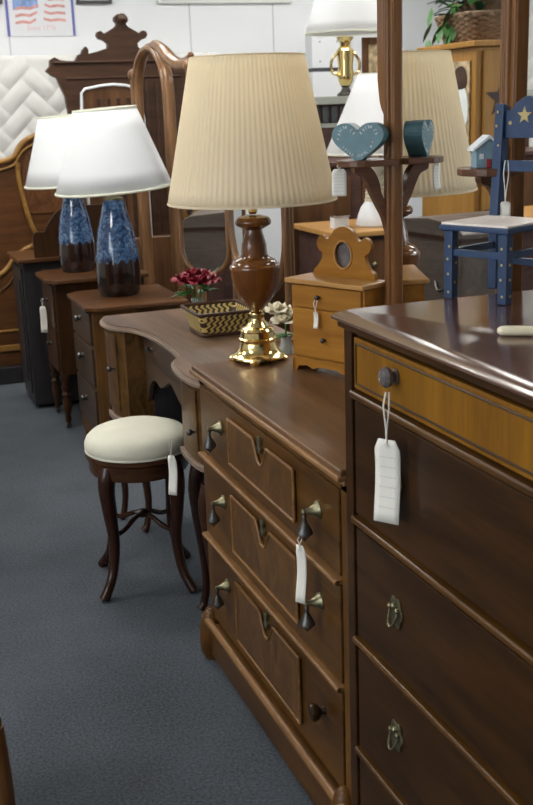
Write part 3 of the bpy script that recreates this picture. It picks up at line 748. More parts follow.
# three-part mirror standing on the desk back
def u_mirror(name, hinge, ang_, w_, zb, zt, parent, rr=.014):
    t = bpy.data.objects.new(name, None); COL.objects.link(t); t.parent = parent; t.location = hinge; t.rotation_euler = (0, 0, ang_)
    loop = []
    rb = w_ * .42
    loop = [(0, w_, zt - .1), (0, w_, zb + rb)] + [(0, w_ / 2 + w_ / 2 * math.cos(a), zb + rb - rb * math.sin(a)) for a in [PI * k / 14 for k in range(1, 14)]] + [(0, 0, zb + rb), (0, 0, zt - .1)] + [(0, w_ / 2 - w_ / 2 * math.cos(a), zt - .1 + .1 * math.sin(a)) for a in [PI * k / 12 for k in range(1, 12)]]
    f = G().tube(loop, rr, 10, closed=True).build('frame', 'mirror_wood', t, smooth=60)
    G().prism([(p[1], p[2]) for p in loop], -.002, .003, 'YZ').build('glass', 'mirror', f)
    G().prism([(p[1], p[2]) for p in loop], .004, .008, 'YZ').build('backing', 'backing', f)
    return t
tm = thing('vanity_mirror', 'three-part vanity mirror with rounded wooden frames on the desk', 'mirror', (1.20, 3.3, .781))
u_mirror('middle_mirror', (0, -.22, 0), 0, .52, .12, .64, tm)
u_mirror('wing_mirror', (-.005, .325, 0), math.radians(32), .22, .14, .58, tm, .010)
u_mirror('wing_mirror', (-.005, -.245, 0), math.radians(158), .20, .14, .58, tm, .010)
g = G().box(-.02, .03, -.27, .35, 0, .025)
for y in (-.235, .312): g.tube([(.01, y, .0), (.01, y, .62)], [.012, .009], 10)
g.build('stand', 'mirror_wood', tm, bevel=.003)

# chevron woven basket
bk = thing('woven_basket', 'small dark and gold chevron woven basket on the vanity desk', 'basket', (1.072, 3.395, .781))
a0 = (.078, .080); a1 = (.098, .108)
def ringr(a, z): return [(-a[0], -a[1], z), (a[0], -a[1], z), (a[0], a[1], z), (-a[0], a[1], z)]
g = G()
def bas(a, z, n=8, r=.02):
    pts = []
    for (cx_, cy_, s0) in ((a[0] - r, a[1] - r, 0), (-a[0] + r, a[1] - r, 90), (-a[0] + r, -a[1] + r, 180), (a[0] - r, -a[1] + r, 270)):
        pts += [(cx_ + r * math.cos(math.radians(s0 + 90 * k / 4)), cy_ + r * math.sin(math.radians(s0 + 90 * k / 4)), z) for k in range(5)]
    return pts
rings = []
for i in range(5):
    t = i / 4; rings.append([g.bm.verts.new(p) for p in bas((a0[0] + (a1[0] - a0[0]) * t, a0[1] + (a1[1] - a0[1]) * t), .008 + .07 * t)])
for A, B in zip(rings, rings[1:]):
    for k in range(20): g.bm.faces.new((A[k], A[(k + 1) % 20], B[(k + 1) % 20], B[k]))
g.bm.faces.new(rings[0][::-1])
g.build('woven_side', 'chevron', bk, smooth=50, solid=.003)
g = G(); g.tube(bas((a1[0] + .001, a1[1] + .001), .078), .006, 8, closed=True); g.tube(bas((a0[0] + .002, a0[1] + .002), .006), .006, 8, closed=True)
g.build('rim', 'vict', bk, smooth=60)

# flowers
def petals(g, c, r, n, tilt, rnd, curl=.3):
    for k in range(n):
        a = 2 * PI * k / n + rnd.uniform(-.2, .2)
        d = Vector((math.cos(a), math.sin(a), 0)); s_ = Vector((-math.sin(a), math.cos(a), 0)); up = Vector((0, 0, 1))
        def f(u, v, d=d, s_=s_):
            w_ = math.sin(min(v * 1.15, 1) * PI * .75) * r * .75
            out = d * (r * v * math.cos(tilt) + curl * r * v * v) + up * (r * v * math.sin(tilt))
            return Vector(c) + out + s_ * (u - .5) * 2 * w_ * .6 + up * (-.25 * r * (2 * u - 1) ** 2 * v)
        g.grid(f, 4, 4)
def rose(parent, c, r, m, rnd):
    g = G()
    petals(g, c, r, 6, .35, rnd, .15); petals(g, (c[0], c[1], c[2] + r * .05), r * .85, 5, .8, rnd, .05); petals(g, (c[0], c[1], c[2] + r * .1), r * .65, 4, 1.15, rnd, 0); g.ball((c[0], c[1], c[2] + r * .35), r * .3)
    return g.build('bloom', m, parent, smooth=60)
def leaf(g, c, d, L_, w_, rnd):
    d = Vector(d).normalized(); s_ = d.cross(Vector((0, 0, 1)))
    if s_.length < .1: s_ = Vector((1, 0, 0))
    s_.normalize()
    def f(u, v): return Vector(c) + d * L_ * v + s_ * (u - .5) * 2 * w_ * math.sin(PI * (v * .9 + .05)) + Vector((0, 0, -.25 * L_ * v * v + abs(u - .5) * w_ * .5))
    g.grid(f, 2, 4)
rnd = random.Random(5)
rv = thing('rose_arrangement', 'dark red roses in a small glass vase beside the woven basket', 'flowers', (1.055, 3.575, .781))
rcs = [(-.026, .0, .140), (.008, -.03, .140), (.040, -.005, .138), (-.0, .025, .158), (.034, .035, .150), (-.034, .035, .142)]
for c in rcs: rose(rv, c, .044, 'rose', rnd)
g = G()
for c in rcs: g.tube(smoothpts([(0, 0, .02), (c[0] * .3, c[1] * .3, .08), (c[0], c[1], c[2])], 3), .002, 5)
g.build('stems', 'leaf', rv)
g = G()
for k in range(16):
    a = rnd.uniform(0, 2 * PI); leaf(g, (.02 * math.cos(a), .02 * math.sin(a), rnd.uniform(.09, .14)), (math.cos(a), math.sin(a), rnd.uniform(-.1, .5)), rnd.uniform(.04, .075), .012, rnd)
g.build('leaves', 'leaf', rv, smooth=60)
vm = plain('clear vase glass', (.8, .85, .85), .05, noise=0, trans=.8)
G().lathe([(.022, 0), (.026, .01), (.028, .04), (.020, .07), (.024, .085)], seg=20).build('vase', vm, rv, smooth=60)
wf = thing('white_flower', 'ivory white flower in a small green vase between the brass lamp and toy dresser', 'flowers', (1.095, 2.835, .781))
for c in ((-.012, -.012, .125), (.018, .005, .135), (0, .02, .145), (-.02, .012, .155)): rose(wf, c, .038, 'petal_white', rnd)
g = G()
for k in range(8):
    a = rnd.uniform(0, 2 * PI); leaf(g, (0, 0, .085), (math.cos(a), math.sin(a), .2), .045, .009, rnd)
g.tube([(0, 0, .01), (0, 0, .13)], .003, 6)
g.build('leaves', 'leaf', wf, smooth=60)
G().lathe([(.016, 0), (.02, .02), (.02, .05), (.014, .07), (.017, .082)], seg=18).build('vase', 'grey_green', wf, smooth=60)

# ------------------------------------------------------------ round stool
st = thing('vanity_stool', 'round stool with cream seat and dark curved legs, in front of the vanity desk', 'stool', (.738, 3.260, 0), rz=math.radians(-11))
G().lathe([(.0, .455), (.150, .455), (.165, .462), (.170, .474), (.170, .488), (.162, .506), (.146, .520), (.110, .533), (.06, .539), (.0, .541)], seg=48, cap=False).build('seat_cushion', 'seat_cream', st, smooth=80)
G().tube([(.166 * math.cos(a), .166 * math.sin(a), .464) for a in [2 * PI * k / 64 for k in range(64)]], .0045, 6, closed=True).build('seat_welt', 'seat_cream', st, smooth=80)
G().lathe([(.140, .392), (.155, .392), (.160, .400), (.162, .440), (.170, .447), (.170, .458), (.150, .458)], seg=48).build('seat_rim', 'stool_wood', st, smooth=35)
for k in range(4):
    a = math.radians(45 + 90 * k); c_, s_ = math.cos(a), math.sin(a)
    P = smoothpts([(.140, .425), (.152, .36), (.138, .26), (.132, .16), (.150, .07), (.190, .006)], 4) if False else smooth2([(.140, .43), (.156, .37), (.150, .28), (.140, .17), (.160, .07), (.205, .006)], 4)
    R_ = [.024, .024, .024, .023, .022, .021, .020, .019, .018, .017, .016, .015, .0145, .014, .0135, .013, .013, .013, .0135, .014, .014]
    G().tube([(r * c_, r * s_, z) for r, z in P], [q * 1.22 for q in R_[:len(P)]], 10).build('leg', 'dark_leg', st, smooth=60)
g = G()
for k in range(4):
    a = math.radians(45 + 90 * k); c_, s_ = math.cos(a), math.sin(a)
    g.tube(smoothpts([(.138 * c_, .138 * s_, .20), (.09 * c_, .09 * s_, .205), (.04 * c_, .04 * s_, .228), (0, 0, .235)], 4), .008, 8)
g.lathe([(.022, .226), (.026, .232), (.026, .240), (.012, .246)], seg=16)
g.build('cross_stretcher', 'dark_leg', st, smooth=60)
price_tag('white price tag dangling beside the round stool from the desk door', (.752, 2.90, .585), .05, .028, .12, rz=math.radians(45), curl=.006)

# ------------------------------------------------------------ cabinets further back
def clip_top(x0, x1, y0, y1, c):
    return [(x0 + c, y0), (x1, y0), (x1, y1), (x0 + c, y1), (x0, y1 - c), (x0, y0 + c)]
c3 = thing('drawer_cabinet', 'narrow three-drawer cabinet holding the nearer blue lamp', 'cabinet', (0, 0, 0))
G().prism(clip_top(.845, 1.30, 4.54, 5.06, .05), .675, .693, 'XY').build('top', 'oak_top', c3, bevel=.004)
G().box(.875, 1.29, 4.575, 5.04, .04, .675).build('carcass', 'chest_side', c3, bevel=.003)
for (z0, z1) in ((.52, .66), (.33, .505), (.12, .315)):
    d = G().box(.865, .88, 4.60, 5.02, z0, z1).build('drawer', 'grey_front', c3, bevel=.003)
    G().lathe([(.016, 0), (.008, .01), (.016, .018), (.014, .026), (0, .03)], seg=12, mat=Matrix.Translation((.865, 4.81, (z0 + z1) / 2 + .02)) @ Matrix.Rotation(-PI / 2, 4, 'Y')).build('knob', 'iron', d, smooth=50)
for x in (.90, 1.26):
    for y in (4.60, 5.01): G().box(x - .02, x + .02, y - .02, y + .02, 0, .05).build('foot', 'chest_side', c3, bevel=.004)
c2 = thing('small_chest', 'small dark chest on turned legs holding the farther blue lamp', 'chest', (0, 0, 0))
G().prism(clip_top(.775, 1.27, 5.11, 5.52, .05), .722, .742, 'XY').build('top', 'oak_top', c2, bevel=.004)
G().box(.815, 1.25, 5.145, 5.49, .27, .722).build('carcass', 'oak_dark', c2, bevel=.003)
for (z0, z1) in ((.50, .705), (.285, .485)):
    d = G().box(.803, .818, 5.17, 5.465, z0, z1).build('drawer', 'oak_dark', c2, bevel=.002)
    G().lathe([(.012, 0), (.007, .01), (.012, .018), (0, .026)], seg=12, mat=Matrix.Translation((.803, 5.32, (z0 + z1) / 2 + .02)) @ Matrix.Rotation(-PI / 2, 4, 'Y')).build('knob', 'iron', d, smooth=50)
for x in (.83, 1.22):
    for y in (5.16, 5.47):
        l = G().lathe([(.010, .03), (.016, .05), (.012, .07), (.020, .10), (.022, .14), (.014, .16), (.022, .175), (.014, .19), (.024, .21), (.016, .23), (.024, .25), (.024, .275)], loc=(x, y, 0), seg=16).build('turned_leg', 'oak_dark', c2, smooth=50)
        G().lathe([(.012, -.006), (.014, -.002), (.014, .002), (.012, .006)], seg=14, mat=Matrix.Translation((x, y, .0145)) @ Matrix.Rotation(PI / 2, 4, 'X')).tube([(x, y, .014), (x, y, .032)], .006).build('caster', 'iron', l, smooth=50)
price_tag('white price tag on the upper drawer knob of the small dark chest', (.772, 5.30, .635), .04, .034, .13, rz=math.radians(60), curl=.004)
c4 = thing('washstand', 'dark washstand with rounded backsplash behind the farther blue lamp', 'washstand', (0, 0, 0))
G().box(.705, 1.24, 5.57, 5.98, .775, .795).build('top', 'oak_top', c4, bevel=.005)
G().box(.735, 1.22, 5.60, 5.96, .02, .775).build('carcass', 'black_wood', c4, bevel=.003)
d = G().box(.725, .738, 5.63, 5.93, .08, .74).build('door', 'black_wood', c4, bevel=.002)
G().box(.718, .726, 5.67, 5.89, .14, .68).build('door_panel', 'black_wood', d, bevel=.004)
G().prism(smooth2([(.80, .795), (.80, .90), (.82, .925), (.86, .925), (.88, .96), (.93, 1.02), (.99, 1.045), (1.05, 1.045)], 4) + [(1.2, 1.045), (1.24, 1.0), (1.24, .795)], 5.60, 5.625, 'XZ').build('backsplash', 'oak_dark', c4, bevel=.003)

# blue ceramic lamps
def blue_lamp(label, loc, rz):
    t = thing('ceramic_lamp', label, 'lamp', loc, rz, None)
    prof = [(.085, 0), (.094, .01), (.100, .05), (.102, .10), (.100, .15), (.092, .22), (.078, .30), (.062, .36), (.050, .41), (.042, .43)]
    def rz_(z):
        for (r0, z0), (r1, z1) in zip(prof, prof[1:]):
            if z0 <= z <= z1: return r0 + (r1 - r0) * (z - z0) / (z1 - z0)
        return prof[-1][0]
    # lower brown glaze and upper blue glaze meet on a zig-zag line
    N = 96
    def zig(a): return .160 + .012 * (2 * abs((a / (2 * PI) * 14) % 1 - .5) * 2 - 1)
    def lo(u, v):
        a = 2 * PI * u; z = zig(a) * v; r = rz_(z); return Vector((r * math.cos(a), r * math.sin(a), z))
    def up(u, v):
        a = 2 * PI * u; zz = zig(a); z = zz + (.43 - zz) * v; r = rz_(z) * (1.012); return Vector((r * math.cos(a), r * math.sin(a), z))
    g = G().grid(lo, N, 10, closeu=True); g.lathe([(.001, 0.0), (.085, 0)], cap=False, seg=24)
    g.build('brown_glazed_foot', 'glaze_dark', t, smooth=60)
    g = G().grid(up, N, 16, closeu=True); g.build('blue_glazed_body', 'glaze', t, smooth=60)
    G().lathe([(.045, .428), (.045, .436), (.022, .444), (.014, .46), (.014, .50), (.010, .51)], seg=24).tube([(0, 0, .5), (0, 0, .80)], .004).build('brass_neck', 'old_brass', t, smooth=40)
    so = shade(t, .262, .474, .138, .826, 'white_shade', trimh=.009)
    so.rotation_euler = (0, math.radians(-3.5), 0); so.location = (.039, 0, 0)
    g = G().tube(smoothpts([(.0, .098, .012), (-.03, .12, .05), (-.02, .10, .12), (.0, .075, .30), (0, .045, .44)], 5), .0028, 6)
    g.build('cord', 'old_brass', t, smooth=60)
    return t
blue_lamp('blue drip-glazed ceramic lamp with white shade, the nearer of the pair', (1.065, 4.86, .6935), 0.2)
l2 = blue_lamp('blue drip-glazed ceramic lamp with white shade, the farther of the pair', (.980, 5.39, .7425), 0.2)
l2.scale = (.89, .89, .91)

# cheval mirror behind
cm = thing('arched_mirror_frame', 'tall arched wooden standing mirror frame without its glass, behind the blue lamps', 'mirror frame', (1.385, 4.70, 0))
y0, y1, zb, zs = .27, .86, .35, 1.57
arch = [(y1, zb), (y1, zs)] + [(.565 + .295 * math.cos(a), zs + .22 * math.sin(a)) for a in [PI * k / 20 for k in range(1, 20)]] + [(.27, zs), (.27, zb)]
f = G()
f.tube([(0, a, b) for a, b in arch], .026, 12, closed=True, flat=.9); f.tube([(-.022, a, b) for a, b in arch], .012, 8, closed=True)
f.build('arched_frame', 'mirror_wood', cm, smooth=60)
for y in (-.075, .935):
    p = G().tube([(0, y, .04), (0, y, .5), (0, y, 1.66)], [.026, .024, .020], 12)
    p.ball((0, y, 1.68), .03)
    p.tube([(-.055, y, .02), (-.03, y, .06), (0, y, .08), (.08, y, .07), (.16, y, .02)], .018, 8)
    p.build('post', 'mirror_wood', cm, smooth=60)
G().tube([(0, -.075, .22), (0, .935, .22)], .016).build('stretcher', 'mirror_wood', cm, smooth=60)
G().tube([(0, -.075, 1.05), (0, .27, 1.05)], .008).tube([(0, .86, 1.05), (0, .935, 1.05)], .008).build('pivot', 'brass', cm)
sc = G().tube(smoothpts([(-.01, .50, 1.80), (-.015, .40, 1.795), (-.015, .28, 1.765), (-.01, .16, 1.715), (0, .06, 1.69), (.01, -.04, 1.70), (.01, -.07, 1.73)], 5), [.012, .014, .016, .018, .020, .021, .022, .023, .024, .025, .026, .027, .028, .028, .028, .028, .028, .028, .028, .027, .026, .025, .024, .023, .022, .021, .020, .018, .016, .014, .012], 10)
sc.build('carved_crest', 'mirror_wood', cm, smooth=60)

# ------------------------------------------------------------ bed with golden mouldings
bd = thing('bed_headboard', 'walnut bed headboard and footboard with golden scalloped mouldings, far left', 'bed', (0, 0, 0))
hb_top = [(.25, 1.10), (.45, 1.18), (.62, 1.235), (.77, 1.262), (.845, 1.285), (.875, 1.325), (.91, 1.365), (.98, 1.40), (1.06, 1.425), (1.14, 1.43), (1.25, 1.43)]
hs2 = smooth2(hb_top, 4)
b = G().prism([(.25, 0.04)] + hs2 + [(1.25, .04)], 6.42, 6.47, 'XZ').build('headboard', 'bed', bd, bevel=.004)
g = G().tube([(x, 6.415, z - .012) for x, z in hs2], .016, 8); g.tube([(x, 6.41, z - .055) for x, z in hs2], .008, 6)
g.tube(smoothpts([(.865, 6.41, 1.24), (.865, 6.41, 1.15), (.88, 6.41, 1.04), (.91, 6.41, .90), (.96, 6.41, .78), (1.03, 6.41, .70)], 5), .013, 8)
g.build('gold_moulding', 'gold_mould', b, smooth=60)
G().prism(smooth2([(.90, .95), (.89, 1.10), (.905, 1.24), (.96, 1.31), (1.06, 1.345), (1.20, 1.35)], 4) + [(1.20, .95)], 6.41, 6.42, 'XZ').build('burl_panel', 'bed_burl', b)
fb_top = [(.25, .50), (.45, .56), (.60, .60), (.72, .665), (.78, .735), (.84, .775), (.90, .80), (.96, .85), (1.02, .885), (1.15, .90)]
fs2 = smooth2(fb_top, 4)
b = G().prism([(.25, 0.1)] + fs2 + [(1.15, .1)], 6.26, 6.31, 'XZ').build('footboard', 'bed', bd, bevel=.004)
g = G().tube([(x, 6.255, z - .010) for x, z in fs2], .014, 8); g.tube([(.25, 6.255, .175), (1.15, 6.255, .215)], .006, 6)
g.build('gold_moulding', 'gold_mould', b, smooth=60)
G().tube([(x, 6.255, z - .10) for x, z in fs2], .007, 6).build('inner_bead', 'bed_burl', b, smooth=60)
G().box(.25, 1.15, 6.245, 6.27, .19, .225).box(.25, 1.15, 6.25, 6.27, .30, .315).build('rail_moulding', 'gold_mould', b, bevel=.006)
G().box(.22, 1.18, 6.23, 6.34, 0, .10).build('plinth', 'black_wood', b, bevel=.004)
G().box(.25, .28, 6.30, 6.43, .1, .4).box(1.1, 1.13, 6.30, 6.43, .1, .4).build('side_rail', 'bed', bd)

# ornate victorian headboard
cxv = 1.572
L_ = [(1.175, 0.0), (1.215, 0.0), (1.235, 1.40), (1.218, 1.494), (1.212, 1.534), (1.205, 1.60), (1.179, 1.665), (1.165, 1.705), (1.137, 1.717), (1.104, 1.746), (1.130, 1.773), (1.133, 1.806), (1.163, 1.822), (1.191, 1.805), (1.278, 1.794), (1.299, 1.831), (1.322, 1.840), (1.328, 1.858), (1.350, 1.880), (1.366, 1.858), (1.362, 1.838), (1.413, 1.848), (1.478, 1.867), (1.482, 1.892), (1.459, 1.910), (1.430, 1.920), (1.418, 1.938), (1.424, 1.958), (1.445, 1.965), (1.466, 1.948), (1.531, 1.984), (1.546, 2.001), (1.530, 2.018), (1.532, 2.040), (1.552, 2.056), (1.572, 2.060)]
L_ = L_[1:]
ol = L_ + [(2 * cxv - x, z) for x, z in L_[::-1][1:]]
vh = thing('ornate_headboard', 'tall dark carved Victorian bed headboard with finial crest against the back wall', 'bed headboard', (0, 6.63, 0))
G().prism(ol, -.03, .02, 'XZ').build('carved_board', 'vict', vh, bevel=.004)
arch2 = [(1.292, .5), (1.292, 1.49), (1.300, 1.615)] + [(cxv - .10 + .17 * 0 + dx, z) for dx, z in ((-.15, 1.638), (-.05, 1.655), (.02, 1.66), (.10, 1.652), (.17, 1.63))] + [(1.655, 1.60), (1.668, 1.45), (1.668, .5)]
G().prism(arch2, -.036, -.028, 'XZ').build('inner_panel', 'vict_panel', vh)
G().tube([(x, -.040, z) for x, z in arch2], .0085, 6).build('pale_inlay', 'white_paint', vh)
g = G()
g.tube([(1.15, -.034, 1.79), (1.995, -.034, 1.79)], .010, 6); g.tube([(1.22, -.034, 1.70), (1.92, -.034, 1.70)], .006, 6)
for x in (1.40, 1.46, 1.52, 1.58, 1.64, 1.70, 1.76, 1.86): g.box(x - .012, x + .012, -.040, -.028, .4, 1.58 if x < 1.66 else 1.68)
g.lathe([(.0, 0), (.022, .01), (.03, .03), (.0, .045)], seg=12, mat=Matrix.Translation((cxv, -.03, 2.03)) @ Matrix.Rotation(PI / 2, 4, 'X'))
g.build('carved_moulding', 'vict', vh, bevel=.003)
G().box(1.20, 1.96, -.06, -.03, .25, .75).build('lower_rail', 'vict_panel', vh, bevel=.01)

# ------------------------------------------------------------ quilted mattresses against the wall
def quilt(label, loc, W_, H_, clipz=0):
    t = thing('quilted_mattress', label, 'mattress', loc)
    G().box(0, W_, .03, .20, 0, H_).build('mattress_core', 'mattress', t, bevel=.03, seg=4)
    g = G(); c = .106; ca_, sa_ = math.cos(PI / 4), math.sin(PI / 4)
    def brick(cx_, cz_, wx, wz):
        # centre + size in the 45 degree frame
        ctr = (cx_ * ca_ - cz_ * sa_, cx_ * sa_ + cz_ * ca_)
        if not (.03 < ctr[0] < W_ - .03 and .03 < ctr[1] < H_ - .03): return
        def f(u, v):
            a = (u - .5) * wx + cx_; b_ = (v - .5) * wz + cz_
            x, z = a * ca_ - b_ * sa_, a * sa_ + b_ * ca_
            x = min(max(x, .0), W_); z = min(max(z, .0), H_)
            h = (1 - abs(2 * u - 1) ** 4) * (1 - abs(2 * v - 1) ** 3)
            return Vector((x, .031 - .016 * h, z))
        g.grid(f, 6, 5)
    for d in range(-40, 40):
        for b_ in range(-14, 14):
            x = d + 2 * b_; z = d - 2 * b_
            brick((x + 1) * c, (z + .5) * c, 2 * c, c); brick((x + 2.5) * c, (z + 0) * c, c, 2 * c)
    g.build('quilted_cover', 'mattress', t, smooth=180)
    return t
quilt('white herringbone-quilted mattress standing behind the headboards on the left', (.35, 7.06, 0), 2.0, 1.86)
quilt('white herringbone-quilted mattress against the back wall at far right', (4.45, 7.06, 0), .95, 2.1)

# ------------------------------------------------------------ poster and framed pictures high on the wall
po = thing('flag_poster', 'poster with a torn flag drawing and blue side borders on the back wall', 'poster', (1.0, Y1 - .002, 1.985))
G().box(-.01, .445, -.004, 0, 0, .42).build('sheet', 'poster', po)
G().box(.0, .018, -.006, -.004, 0, .42).box(.415, .432, -.006, -.004, 0, .42).build('side_border', 'border_blue', po)
G().prism([(.045, .155), (.06, .42), (.20, .42), (.205, .17), (.15, .16), (.10, .175)], -.006, -.004, 'XZ').build('flag_canton', 'flag_blue', po)
g = G()
for i in range(5):
    z = .075 + i * .042
    pts = [(.055 + .002 * i, z - .005), (.10, z + .004), (.15, z - .002), (.185 + .012 * i, z + .018)] if i < 3 else []
    if pts: g.prism([(x, a) for x, a in pts] + [(x, a + .017) for x, a in pts[::-1]], -.0062, -.004, 'XZ')
for i in range(7):
    z = .085 + i * .042
    x0_ = .235 + .006 * i
    pts = [(x0_, z + .012), (.28, z), (.33, z + .006), (.375, z)]
    g.prism([(x, a) for x, a in pts] + [(x, a + .016) for x, a in pts[::-1]], -.0062, -.004, 'XZ')
g.build('flag_stripes', 'flag_red', po)
def text_mesh(s_, size, name, m, parent, loc, rot):
    cu_ = bpy.data.curves.new(name, 'FONT'); cu_.body = s_; cu_.size = size; cu_.extrude = .0006; cu_.align_x = 'CENTER'
    tmp = bpy.data.objects.new(name, cu_); COL.objects.link(tmp)
    bpy.context.view_layer.update()
    dg = bpy.context.evaluated_depsgraph_get()
    me = bpy.data.meshes.new_from_object(tmp.evaluated_get(dg))
    bpy.data.objects.remove(tmp)
    me.materials.clear(); me.materials.append(MT[m])
    o = bpy.data.objects.new(name, me); COL.objects.link(o); o.parent = parent; o.location = loc; o.rotation_euler = rot
    return o
text_mesh('Since 1776', .042, 'poster_lettering', 'flag_pink', po, (.215, -.0055, .036), (PI / 2, 0, 0))
for (x0_, x1_, m, lab) in ((1.45, 1.68, 'frame_blk', 'dark framed picture high on the back wall beside the flag poster'), (1.985, 2.93, 'purple', 'wide purple picture high on the back wall above the cream shade'), (.70, .985, 'backing', 'brown framed picture high on the back wall at far left')):
    t = thing('framed_picture', lab, 'picture', (x0_, Y1 - .002, 2.178))
    ww = x1_ - x0_
    G().box(0, ww, -.02, 0, 0, .02).box(0, ww, -.02, 0, .38, .40).box(0, .02, -.02, 0, .02, .38).box(ww - .02, ww, -.02, 0, .02, .38).build('frame', 'frame_blk' if m != 'purple' else 'wall_side', t)
    G().box(.02, ww - .02, -.012, -.002, .02, .38).build('print', m if m != 'frame_blk' else 'poster', t)
# white wall box with a dark shelf line
wb = thing('wall_cabinet', 'white wall cabinet with a dark handle line, left of the brass lamp', 'cabinet', (3.03, Y1 - .12, 1.30))
G().box(0, .245, 0, .12, 0, .42).box(0, .245, 0, .12, .445, .66).build('cabinet_doors', 'wall', wb, bevel=.004)
G().box(.005, .24, .01, .12, .42, .445).build('dark_gap', 'slot', wb)
for (x, z) in ((.06, .49), (.06, .62), (.14, .49), (.19, .62)): G().ball((x, 0, z), .008).build('screw', 'seam', wb)

# ------------------------------------------------------------ right hand background
# slotted cabinet with brass lamp and framed picture on top
sl = thing('slotted_cabinet', 'tall grey-green cabinet with a row of dark slots under its top', 'cabinet', (2.50, 5.95, 0))
G().box(0, 1.5, .04, .42, 0, 1.50).build('carcass', 'plum_wood', sl, bevel=.003)
G().box(-.02, 1.52, .0, .44, 1.50, 1.545).build('top', 'grey_green', sl, bevel=.004)
g = G()
for k in range(26): g.box(.02 + k * .057, .055 + k * .057, .02, .045, 1.40, 1.49)
g.build('slots', 'slot', sl)
G().box(0, 1.5, .03, .045, 1.37, 1.395).build('slot_rail', 'grey_green', sl)
br = thing('brass_lamp', 'ornate brass lamp with wide white shade on the slotted cabinet', 'lamp', (2.80, 6.13, 1.545))
G().lathe([(.05, 0), (.055, .01), (.03, .03), (.022, .05), (.03, .06)], seg=24).build('dark_base', 'iron', br, smooth=40)
g = G().lathe([(.03, .06), (.045, .09), (.050, .12), (.044, .17), (.050, .22), (.052, .26), (.030, .285), (.035, .31), (.050, .325), (.048, .335), (.02, .345)], seg=24)
for s_ in (-1, 1): g.tube(smoothpts([(s_ * .045, 0, .12), (s_ * .085, 0, .14), (s_ * .09, 0, .20), (s_ * .05, 0, .25)], 4), .009, 8)
g.build('brass_body', 'brass', br, smooth=40)
shade(br, .235, .355, .16, .60, 'white_shade', trimh=.006)
fp = thing('picture_frame', 'brown framed picture standing on the slotted cabinet, right of the brass lamp', 'picture', (2.90, 6.10, 1.546), rz=math.radians(0))
G().box(0, .04, 0, .02, 0, .33).box(.26, .30, 0, .02, 0, .33).box(.04, .26, 0, .02, 0, .04).box(.04, .26, 0, .02, .29, .33).build('frame', 'vict_panel', fp, bevel=.004)
G().box(.04, .26, .008, .016, .04, .29).build('painting', 'paint_art', fp)
# low dresser with rope lamp
ld = thing('low_dresser', 'dark plum dresser with a pale wood top behind the mirror, under the rope lamp', 'dresser', (2.05, 4.62, 0))
G().box(0.0, 1.5, 0, .56, .895, .92).build('top', 'pine_top', ld, bevel=.004)
G().box(.03, 1.47, .03, .54, .05, .895).build('carcass', 'plum_wood', ld, bevel=.003)
for k in range(3):
    d = G().box(.06, .74, .015, .035, .12 + k * .26, .35 + k * .26).build('drawer', 'vict_panel', ld, bevel=.003)
    for xx in (.2, .6): G().ball((xx, .005, .24 + k * .26), .013).build('knob', 'old_brass', d, smooth=60)
for x in (.06, 1.44):
    for y in (.06, .50): G().lathe([(.02, 0), (.03, .03), (.02, .055)], loc=(x, y, 0), seg=12).build('foot', 'plum_wood', ld)
rl = thing('rope_lamp', 'white lamp with a woven cream rope base and white shade, behind the heart', 'lamp', (2.365, 4.83, .92), rz=0.0)
G().lathe([(.10, 0), (.105, .008), (.095, .05), (.08, .09), (.06, .115), (.055, .12)], seg=32).build('white_foot', 'white_paint', rl, smooth=60)
g = G()
for k in range(9):
    z = .125 + k * .016; r = .052 - k * .0015
    g.tube([(r * math.cos(a) * (1 + .05 * math.cos(a * 12 + k * PI)), r * math.sin(a) * (1 + .05 * math.cos(a * 12 + k * PI)), z) for a in [2 * PI * q / 72 for q in range(72)]], .0085, 6, closed=True)
g.lathe([(.045, .12), (.04, .27)], seg=24)
g.build('woven_rope_column', 'wicker_white', rl, smooth=60)
G().lathe([(.05, .265), (.045, .275), (.012, .30), (.010, .34)], seg=24).tube([(0, 0, .33), (0, 0, .69)], .004).build('neck', 'wicker_white', rl, smooth=60)
shade(rl, .25, .345, .085, .715, 'white_shade', trimh=.007)
# small chrome frame on the low dresser
cf_ = thing('glass_box', 'small white and chrome box on the far dark cabinet, under the cream shade', 'box', (2.12, 4.80, .92))
G().box(0, .08, 0, .05, .0, .055).build('box_body', 'white_paint', cf_, bevel=.004)
G().box(-.004, .084, -.004, .054, .055, .062).build('box_lid', 'pewter', cf_, bevel=.002)
# dark tall cupboard filling the background
cp = thing('dark_cupboard', 'dark plum-brown cupboard behind the low dresser', 'cupboard', (1.75, 5.40, 0))
G().box(0, 2.3, 0, .42, .04, 1.18).build('carcass', 'plum_wood', cp, bevel=.003)
G().box(-.02, 2.32, -.02, .44, 1.18, 1.205).build('top', 'plum_wood', cp, bevel=.005)
for k in range(3):
    d = G().box(.05 + k * .75, .73 + k * .75, -.015, .003, .12, 1.12).build('door', 'vict_panel', cp, bevel=.004)
    G().ball((.68 + k * .75, -.025, .7), .012).build('knob', 'old_brass', d)
G().box(0.02, 2.28, .02, .4, 0, .04).build('base', 'black_wood', cp)

